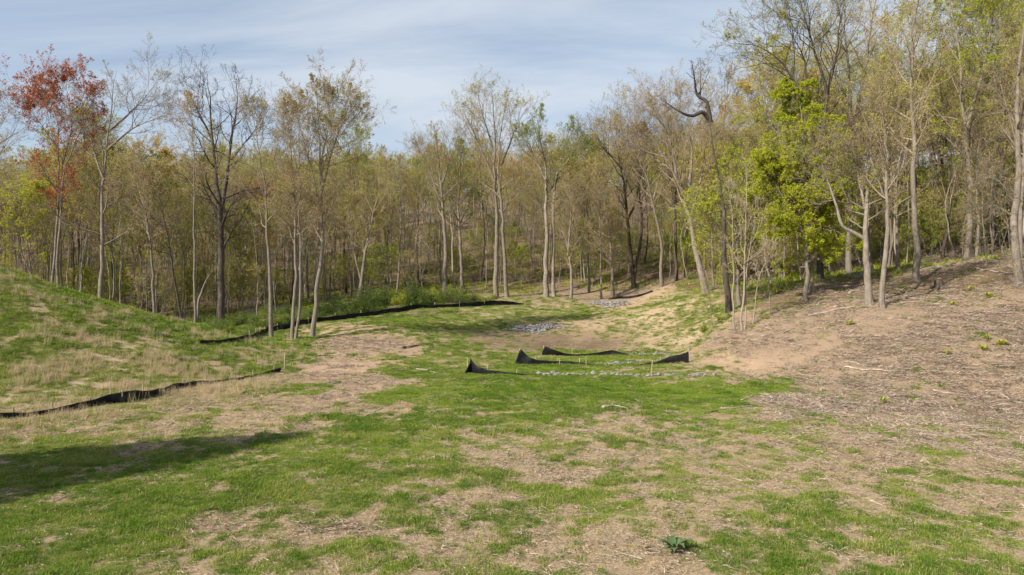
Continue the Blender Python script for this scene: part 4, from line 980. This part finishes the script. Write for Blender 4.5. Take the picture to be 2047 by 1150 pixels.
FW = [('fallen_branch', 'pale forked branch lying in the shaded grass at left', [(395, 903), (430, 897), (463, 902), (500, 890)], 4, 'wood_pale', 2),
      ('fallen_branch', 'thin tan twig in the shade left of the pale forked branch', [(325, 895), (348, 896), (360, 901)], 3, 'wood_grey', 1),
      ('fallen_branch', 'dark stick lying in the grass near the bottom left', [(582, 1062), (625, 1058), (700, 1045)], 6, 'wood_dark', 1),
      ('fallen_branch', 'straight pale stick in the dry patch of the foreground', [(1143, 955), (1185, 954), (1231, 954)], 4.5, 'wood_pale', 1),
      ('fallen_branch', 'short pale bent branch left of the nearest check fence', [(833, 738), (855, 741), (872, 747)], 4, 'wood_pale', 1),
      ('fallen_branch', 'tangle of pale twigs at the tip of the bare dirt path', [(728, 832), (742, 824), (765, 815)], 4, 'wood_grey', 5),
      ('fallen_branch', 'pale broken branch at the right edge of the green grass', [(1440, 818), (1470, 816), (1505, 814)], 5, 'wood_pale', 4),
      ('fallen_branch', 'grey branch bundle right of the green grass', [(1482, 802), (1500, 796), (1508, 790)], 4, 'wood_grey', 2),
      ('fallen_branch', 'dark stick on the grass edge below the pale broken branch', [(1405, 828), (1420, 826), (1435, 825)], 6, 'wood_dark', 1),
      ('fallen_branch', 'long grey branch across the middle of the brush field', [(1688, 736), (1730, 742), (1790, 747)], 5, 'wood_grey', 5),
      ('fallen_branch', 'dead branch with many twigs above the long grey branch', [(1690, 725), (1715, 728), (1745, 735)], 4, 'wood_grey', 5),
      ('fallen_branch', 'short thick brown stick in the lower brush field', [(1675, 817), (1695, 812)], 7, 'wood_dark', 0),
      ('fallen_branch', 'bleached branch at the right frame edge in the brush', [(1998, 792), (2020, 800), (2050, 808)], 6, 'wood_pale', 3),
      ('fallen_branch', 'pale curved branch high in the brush field near the right edge', [(2010, 755), (2035, 752), (2052, 756)], 4, 'wood_pale', 2),
      ('fallen_branch', 'grey stick in the brush under the right slope', [(1865, 780), (1895, 786), (1930, 788)], 4, 'wood_grey', 3),
      ('fallen_branch', 'thin stick poking from the bottom right grass', [(1738, 995), (1775, 1008)], 4, 'wood_grey', 0),
      ('fallen_branch', 'long thin twig at the far right of the foreground', [(1960, 938), (2000, 944), (2050, 950)], 3, 'wood_dark', 2),
      ('fallen_branch', 'dark twig standing in grass at the right foreground', [(1990, 1008), (2005, 998), (2012, 990)], 3, 'wood_dark', 2),
      ('fallen_log', 'pale thin log lying along the top of the cleared slope', [(1616, 633), (1660, 624), (1712, 617)], 6, 'wood_pale', 3),
      ('fallen_branch', 'pale stick on the soil left of the pale thin log', [(1565, 665), (1590, 657)], 4, 'wood_pale', 1),
      ('fallen_branch', 'pale piece of wood on soil beneath the saplings', [(1520, 672), (1540, 667)], 5, 'wood_pale', 0),
      ('fallen_log', 'broken pale limb lying near the right edge trunk', [(1950, 538), (1985, 545), (2030, 548)], 5, 'wood_pale', 4),
      ('fallen_log', 'whitish log on the slope between lime tree and forked tree', [(1695, 588), (1720, 580)], 7, 'wood_pale', 0),
      ('fallen_branch', 'grey deadwood on the slope right of the lime green tree', [(1640, 582), (1672, 575), (1700, 572)], 4, 'wood_grey', 3),
      ('fallen_log', 'dark dead wood lying on the left bare soil', [(806, 698), (825, 695), (838, 692)], 6, 'wood_dark', 2),
      ('fallen_branch', 'long grey stick on the bare soil left of centre', [(635, 710), (660, 709), (690, 708)], 4, 'wood_grey', 2),
      ('fallen_branch', 'small dark root on the bare dirt path', [(660, 764), (672, 766), (680, 765)], 7, 'wood_dark', 3),
      ('fallen_log', 'whitish fallen log at the edge of the shrub thicket', [(684, 629), (670, 619), (655, 610)], 9, 'wood_pale', 4),
      ('fallen_branch', 'pale stub of wood on grass right of the foreground dry patch', [(1205, 818), (1228, 816), (1255, 818)], 7, 'wood_grey', 1)]
for i, f in enumerate(FW):
    fallen(f[0], f[1], f[2], f[3], f[4], f[5], seed=60 + i, cat='log' if 'log' in f[0] else 'branch')
# leaning dead trunk in the left wood
hero('leaning_dead_trunk', 'broken brown trunk leaning right beside the big dark forked tree', 'tan', [[(388, 655), (400, 590), (428, 535)]], 60, [11], cat='dead tree', t0=.8, spread=.5, n1=4, n2=2, n3=2, n4=2, ldens=0, flare=.1)
# stump
def stump(px, py, r, h, label):
    x, y = pix(px, py); o = empty('tree_stump', (x, y, float(zat(x, y)))); tag(o, label, 'stump')
    rg = np.random.default_rng(3); acc = Acc()
    tubes(acc, np.array([[(0, 0, -.15), (0, 0, .05), (.01, 0, h * .6), (.02, 0, h)]]), np.array([[r * 1.5, r * 1.25, r, r * .95]]), 11, True)
    link('trunk', acc.mesh('stump_trunk', False), MAT['bark_dark'], o)
    for k in range(5):
        a = k * 1.26 + .3; acc = Acc()
        tubes(acc, np.array([[(0, 0, .12), (math.cos(a) * r * 1.6, math.sin(a) * r * 1.6, .09), (math.cos(a) * r * 3, math.sin(a) * r * 3, -.05)]]), np.array([[r * .45, r * .32, r * .12]]), 6)
        link('root', acc.mesh('stump_root'), MAT['bark_dark'], o)
stump(1876, 578, .25, .5, 'dark cut stump on the leaf covered right slope')

# ------------------------------------------------------------------ low plants
def rosette(name, px, py, r, nleaf, label, mat='weed', seed=1, h=.25):
    rg = np.random.default_rng(seed); x, y = pix(px, py); o = empty(name, (x, y, float(zat(x, y)))); tag(o, label, 'plant')
    for k in range(nleaf):
        a = k * 2.4 + rg.normal(0, .2); L = r * rg.uniform(.6, 1.1); acc = Acc(); n = 7
        f = np.linspace(0, 1, n); cx_ = np.cos(a) * L * f; cy_ = np.sin(a) * L * f; cz = h * np.sin(f * 2.2) * rg.uniform(.5, 1.1) + .01
        w = L * .17 * np.sin(np.pi * np.clip(f * .9 + .08, 0, 1)) * (1 + .35 * np.sin(f * 22))
        V = np.concatenate([np.stack([cx_ - np.sin(a) * w, cy_ + np.cos(a) * w, cz + w * .3], 1), np.stack([cx_, cy_, cz], 1), np.stack([cx_ + np.sin(a) * w, cy_ - np.cos(a) * w, cz + w * .3], 1)])
        i = np.arange(n - 1); acc.add(V, np.concatenate([np.stack([i, i + 1, i + n + 1, i + n], 1), np.stack([i + n, i + n + 1, i + 2 * n + 1, i + 2 * n], 1)]))
        link('leaf', acc.mesh('rosette_leaf'), MAT[mat], o)
rosette('thistle_plant', 1348, 1101, .33, 16, 'grey green thistle rosette at the bottom of the frame', 'weed', 4, .16)
for i, (px, py, r, lb) in enumerate([(2000, 690, .42, 'bright green leafy plant near the right edge of the brush'), (1972, 683, .3, 'small green plant left of the bright one in the brush'), (1965, 702, .33, 'low green plant below the bright one in the brush'), (1893, 712, .22, 'lone green sprig in the middle of the brush field'),
                                     (1765, 806, .22, 'green sprig in the lower brush field'), (1940, 580, .4, 'green plants on the slope above the brush'), (1905, 610, .35, 'green sprouts on the slope left of the green plants'), (1700, 650, .35, 'green sprouts at the top of the cleared soil'), (1975, 595, .4, 'green patch of leaves on the slope near the right edge'), (895 - 545, 722, .3, 'dark green weed on the mound'), (278, 715, .35, 'leafy weed on the mound left of the dark one')]):
    rosette('leafy_plant', px, py, r, 14, lb, 'lf_green' if i < 9 else 'lf_shrub', 20 + i, .3)

# ------------------------------------------------------------------ ground cover (uncountable)
PROTO = bpy.data.collections.new('ground_cover_prototypes')
def blades(name, n, rad, h, wdt, mats, seed, lean=.5, segs=2, spread_pow=.6):
    rg = np.random.default_rng(seed); a = rg.uniform(0, 6.28, n); q = rg.random(n) ** spread_pow * rad
    B = np.stack([np.cos(a) * q, np.sin(a) * q, np.full(n, -.01)], 1)
    d = rg.uniform(0, 6.28, n); H = h * rg.uniform(.5, 1.15, n); ln = rg.uniform(.1, 1, n) * lean
    dirv = np.stack([np.cos(d), np.sin(d), 0 * d], 1); side = np.stack([-np.sin(d), np.cos(d), 0 * d], 1) * (wdt * .5)
    mid = B + dirv * (H * ln * .35)[:, None] + [0, 0, 1] * (H * .6)[:, None]
    tip = B + dirv * (H * ln)[:, None] + [0, 0, 1] * (H * np.sqrt(np.maximum(1 - (ln * .7) ** 2, .1)))[:, None]
    V = np.stack([B - side, B + side, mid + side * .8, mid - side * .8, tip], 1).reshape(-1, 3)
    i = np.arange(n)[:, None] * 5
    me = make_mesh(name, V, np.concatenate([i, i + 1, i + 2, i + 3], 1), np.concatenate([i + 3, i + 2, i + 4], 1), False)
    me.materials.append(MAT[mats]); o = bpy.data.objects.new(name, me); return o
def chips(name, n, rad, L, w, mat, seed, zt=.25):
    rg = np.random.default_rng(seed); acc = Acc()
    a = rg.uniform(0, 6.28, n); q = rg.random(n) ** .6 * rad
    B = np.stack([np.cos(a) * q, np.sin(a) * q, rg.uniform(0, .025, n)], 1)
    D = norm(np.stack([rg.normal(size=n), rg.normal(size=n), np.abs(rg.normal(0, zt, n))], 1)) * (L * rg.uniform(.4, 1.3, n))[:, None]
    spikes(acc, B, D, w * rg.uniform(.5, 1.2, n)); me = acc.mesh(name, False); me.materials.append(MAT[mat]); return bpy.data.objects.new(name, me)
def coll(name, objs):
    c = bpy.data.collections.new(name)
    for i, o in enumerate(objs): o.name = f'{name}_{i:02d}'; c.objects.link(o)
    return c
def scatter(name, label, cat, P, idx, scl, collection, seed):
    rg = np.random.default_rng(seed); n = len(P)
    me = bpy.data.meshes.new(name); me.vertices.add(n); me.vertices.foreach_set('co', np.asarray(P, np.float32).ravel())
    rot = np.stack([rg.normal(0, .08, n), rg.normal(0, .08, n), rg.uniform(0, 6.28, n)], 1).astype(np.float32)
    at = me.attributes.new('rot', 'FLOAT_VECTOR', 'POINT'); at.data.foreach_set('vector', rot.ravel())
    at = me.attributes.new('scl', 'FLOAT', 'POINT'); at.data.foreach_set('value', np.asarray(scl, np.float32))
    at = me.attributes.new('pick', 'INT', 'POINT'); at.data.foreach_set('value', np.asarray(idx, np.int32))
    o = bpy.data.objects.new(name, me); COL.objects.link(o)
    g = bpy.data.node_groups.new(name, 'GeometryNodeTree')
    g.interface.new_socket('Geometry', in_out='INPUT', socket_type='NodeSocketGeometry'); g.interface.new_socket('Geometry', in_out='OUTPUT', socket_type='NodeSocketGeometry')
    gi = g.nodes.new('NodeGroupInput'); go = g.nodes.new('NodeGroupOutput'); ip = g.nodes.new('GeometryNodeInstanceOnPoints')
    ci = g.nodes.new('GeometryNodeCollectionInfo'); ci.inputs['Collection'].default_value = collection; ci.inputs['Separate Children'].default_value = True; ci.inputs['Reset Children'].default_value = True
    def na(nm, ty):
        x = g.nodes.new('GeometryNodeInputNamedAttribute'); x.data_type = ty; x.inputs['Name'].default_value = nm; return x.outputs['Attribute']
    ip.inputs['Pick Instance'].default_value = True
    e2r = g.nodes.new('FunctionNodeEulerToRotation')
    g.links.new(gi.outputs[0], ip.inputs['Points']); g.links.new(ci.outputs[0], ip.inputs['Instance'])
    g.links.new(na('rot', 'FLOAT_VECTOR'), e2r.inputs[0]); g.links.new(e2r.outputs[0], ip.inputs['Rotation'])
    g.links.new(na('scl', 'FLOAT'), ip.inputs['Scale']); g.links.new(na('pick', 'INT'), ip.inputs['Instance Index'])
    g.links.new(ip.outputs[0], go.inputs[0])
    md = o.modifiers.new('scatter', 'NODES'); md.node_group = g
    tag(o, label, cat, None, 'stuff'); return o
rs = np.random.default_rng(77)
def sample(n, y0, y1, wide=.80):
    """points spread evenly over the ground between two distances"""
    y = np.sqrt(rs.uniform(y0 ** 2, y1 ** 2, n)); x = rs.uniform(-wide, wide, n) * y; return x, y
GR = coll('grass_tuft', [blades('t', 40, .12, .058, .008, 'blade_green', 1, 1.1), blades('t', 40, .12, .07, .008, 'blade_green', 2, 1.2), blades('t', 40, .11, .058, .009, 'blade_deep', 3, 1.0), blades('t', 40, .13, .085, .009, 'blade_deep', 4, 1.1), blades('t', 34, .14, .085, .007, 'blade_mixed', 5, 1.2), blades('t', 14, .16, .08, .007, 'blade_mixed', 6, 1.2)])
X, Y, I, S = [], [], [], []
for n, y0, y1, sc in [(70000, 9, 20, .85), (90000, 20, 38, 1.1), (80000, 38, 62, 1.5), (30000, 62, 84, 1.9)]:
    x, y = sample(n, y0, y1); g_, s_, l_, sa_, w_ = cover(x, y)
    t = mound_t(x, y)
    keep = rs.random(n) < np.clip(g_ * 1.0 + .03 * (1 - sa_), 0, 1) * (1 - .9 * w_)
    keep &= y < front((x / y) * FPX + CX) + 4
    x, y, g_, s_ = x[keep], y[keep], g_[keep], s_[keep]
    dry = rs.random(len(x)) < np.clip(s_ * .6 + .03 + .2 * (1 - g_), 0, .85)
    deep = fbm(x * .25, y * .25, 50, 2) * .4 + fbm(x * 1.5, y * 1.5, 52, 3) * .6 + rs.normal(0, .05, len(x)) > .52
    ii = np.where(dry, rs.integers(4, 6, len(x)), np.where(deep, rs.integers(2, 4, len(x)), rs.integers(0, 2, len(x))))
    X.append(x); Y.append(y); I.append(ii); S.append(sc * rs.uniform(.7, 1.3, len(x)) * (.35 + 1.35 * fbm(x * 1.7, y * 1.7, 61, 3) ** 1.3) * np.where(mound_t(x, y) > 0, 1.25, 1.))
X = np.concatenate(X); Y = np.concatenate(Y)
scatter('grass', 'short green grass growing in patches over the clearing', 'grass', np.stack([X, Y, zat(X, Y)], 1), np.concatenate(I), np.concatenate(S), GR, 1)
# tall dry grass
DG = coll('dry_grass_tuft', [blades('t', 34, .16, .42, .007, 'blade_dry', 11, .8), blades('t', 26, .18, .55, .007, 'blade_dry', 12, .6), blades('t', 40, .2, .28, .008, 'blade_dry', 13, 1.3), blades('t', 30, .2, .22, .008, 'blade_mixed', 14, 1.2)])
x, y = sample(60000, 17, 48); x2, y2 = sample(26000, 40, 75); x = np.concatenate([x, x2]); y = np.concatenate([y, y2])
g_, s_, l_, sa_, w_ = cover(x, y); t = mound_t(x, y)
n_ = fbm(x * .6, y * .6, 88, 4)
near_m = sstep(-5.5, -1, t)
p = sstep(.48, .62, n_ + (s_ - .6) * .45) * (near_m * .55 + .012 + .05 * ((y > 45) & (x > 8))) + near_m * .03
keep = (rs.random(len(x)) < p) & (sa_ < .5) & (w_ < .3) & (y < front((x / y) * FPX + CX))
x, y, t = x[keep], y[keep], t[keep]
ii = np.where((rs.random(len(x)) < .35) & (t > -5), rs.integers(0, 2, len(x)), rs.integers(2, 4, len(x)))
scatter('dry_grass', 'straw coloured dead grass tufts on the mound and field', 'dry grass', np.stack([x, y, zat(x, y)], 1), ii, rs.uniform(.55, 1.1, len(x)), DG, 2)
# straw and wood chips
CH = coll('litter_bits', [chips('c', 26, .24, .11, .0045, 'blade_dry', 21, .12), chips('c', 30, .3, .13, .008, 'chip', 22, .25), chips('c', 16, .4, .26, .009, 'chip', 23, .25), chips('c', 9, .35, .16, .012, 'wood_pale', 24, .2), chips('c', 16, .35, .24, .011, 'wood_dark', 25, .3), chips('c', 6, .6, .75, .011, 'wood_grey', 26, .15), chips('c', 5, .6, 1.0, .012, 'wood_dark', 27, .2)])
X, Y, I, S = [], [], [], []
for n, y0, y1, sc in [(26000, 9, 20, .9), (36000, 20, 36, 1.1), (26000, 36, 60, 1.3)]:
    x, y = sample(n, y0, y1); g_, s_, l_, sa_, w_ = cover(x, y)
    woody = l_ * (y < 58)
    clump = fbm(x * .5, y * .5, 99, 4)
    p = np.clip((1 - g_) * (.6 * s_ + .9 * woody * sstep(.26, .56, clump) + .40 * sa_ * (y < 52)) + .16 * s_, 0, 1) * (mound_t(x, y) < 1)
    keep = (rs.random(n) < p) & (y < front((x / y) * FPX + CX) - 1)
    x, y, s_, l_ = x[keep], y[keep], s_[keep], l_[keep]
    isw = rs.random(len(x)) < np.clip((l_ - .25) * 1.5 + .5 * (s_ < .15), 0.02, .95)
    ii = np.where(isw, rs.choice([1, 2, 3, 4, 5, 6], len(x), p=[.42, .24, .10, .19, .035, .015]), np.where(rs.random(len(x)) < .8, 0, 1))
    X.append(x); Y.append(y); I.append(ii); S.append(sc * rs.uniform(.6, 1.25, len(x)))
X = np.concatenate(X); Y = np.concatenate(Y)
scatter('wood_litter', 'scattered straw, twigs and wood chips over the bare soil', 'litter', np.stack([X, Y, zat(X, Y) + .004], 1), np.concatenate(I), np.concatenate(S), CH, 3)
# forest floor leaves and herbs
FL = coll('floor_herb', [blades('t', 26, .28, .22, .035, 'lf_shrub', 31, 1.2), blades('t', 26, .3, .26, .035, 'lf_green', 32, 1.2), chips('c', 10, .5, .8, .015, 'wood_grey', 33, .4), chips('c', 10, .5, .6, .015, 'wood_dark', 34, .6)])
px = rs.uniform(-60, 2120, 22000); d = front(px) - 6 + 50 * rs.random(22000) ** 1.2; x = (px - CX) / FPX * d; y = d
g_, s_, l_, sa_, w_ = cover(x, y); keep = rs.random(22000) < np.where(l_ > .35, .5, .05); x, y, px = x[keep], y[keep], px[keep]
gsel = fbm(x * .22, y * .22, 111, 3) > .40
scatter('forest_floor_cover', 'herbs and dead twigs covering the forest floor', 'undergrowth', np.stack([x, y, zat(x, y)], 1), np.where(gsel, rs.integers(0, 2, len(x)), rs.integers(2, 4, len(x))), rs.uniform(.6, 1.4, len(x)), FL, 4)
# far wood beyond the countable trees
FWC = bpy.data.collections.new('far_wood_tree')
USC = bpy.data.collections.new('brush_stem')
def join_tree(i, ms, leaf, name='far_wood_tree'):
    off = 0
    me = bpy.data.meshes.new('far_tree')
    allV, loops, tot, mi = [], [], [], []
    for q, m in enumerate(ms):
        nv = len(m.vertices); co = np.empty(nv * 3, np.float32); m.vertices.foreach_get('co', co)
        lp = np.empty(len(m.loops), np.int32); m.loops.foreach_get('vertex_index', lp)
        lt = np.empty(len(m.polygons), np.int32); m.polygons.foreach_get('loop_total', lt)
        allV.append(co); loops.append(lp + off); tot.append(lt); mi.append(np.full(len(lt), q, np.int32)); off += nv
    allV = np.concatenate(allV); loops = np.concatenate(loops); tot = np.concatenate(tot); mi = np.concatenate(mi)
    me.vertices.add(len(allV) // 3); me.vertices.foreach_set('co', allV); me.loops.add(len(loops)); me.loops.foreach_set('vertex_index', loops)
    me.polygons.add(len(tot)); me.polygons.foreach_set('loop_start', np.concatenate([[0], np.cumsum(tot)[:-1]]).astype(np.int32)); me.polygons.foreach_set('material_index', mi)
    me.update(calc_edges=True)
    for q, m in enumerate(ms): me.materials.append(MAT[leaf] if q == 2 else m.materials[0])
    return bpy.data.objects.new(f'{name}_{i:02d}', me)
for k, (i, lf_) in enumerate([(0, 'lf_tan'), (1, 'lf_olive'), (4, 'lf_green'), (9, 'lf_orange')]): FWC.objects.link(join_tree(k, PR[i], lf_))
n = 680
px = rs.uniform(-150, 2200, n); d = front(px) + 45 + 75 * rs.random(n) ** 1.1; x = (px - CX) / FPX * d
scatter('far_wood', 'distant wood filling the hillside behind the nearer trees', 'wood', np.stack([x, d, zat(x, d)], 1), rs.choice(4, n, p=[.2, .4, .3, .1]), rs.uniform(.8, 1.05, n), FWC, 5)

for k, (i, lf_) in enumerate([(0, 'lf_olive'), (1, 'lf_green'), (2, 'lf_tan')]): USC.objects.link(join_tree(k, SAP[i], lf_, 'brush_stem'))
n = 1000
px = np.where(rs.random(n) < .45, rs.uniform(1330, 2170, n), rs.uniform(-120, 2170, n)); d = front(px) + 1 + 55 * rs.random(n) ** 1.15; x = (px - CX) / FPX * d
scatter('undergrowth', 'tangled thin undergrowth between the trunks of the wood', 'undergrowth', np.stack([x, d, zat(x, d)], 1), np.where(px > 1330, rs.choice(3, n, p=[.35, .55, .1]), rs.integers(0, 3, n)), rs.uniform(.35, .8, n) * np.where(px > 1330, 1.15, 1.), USC, 6)
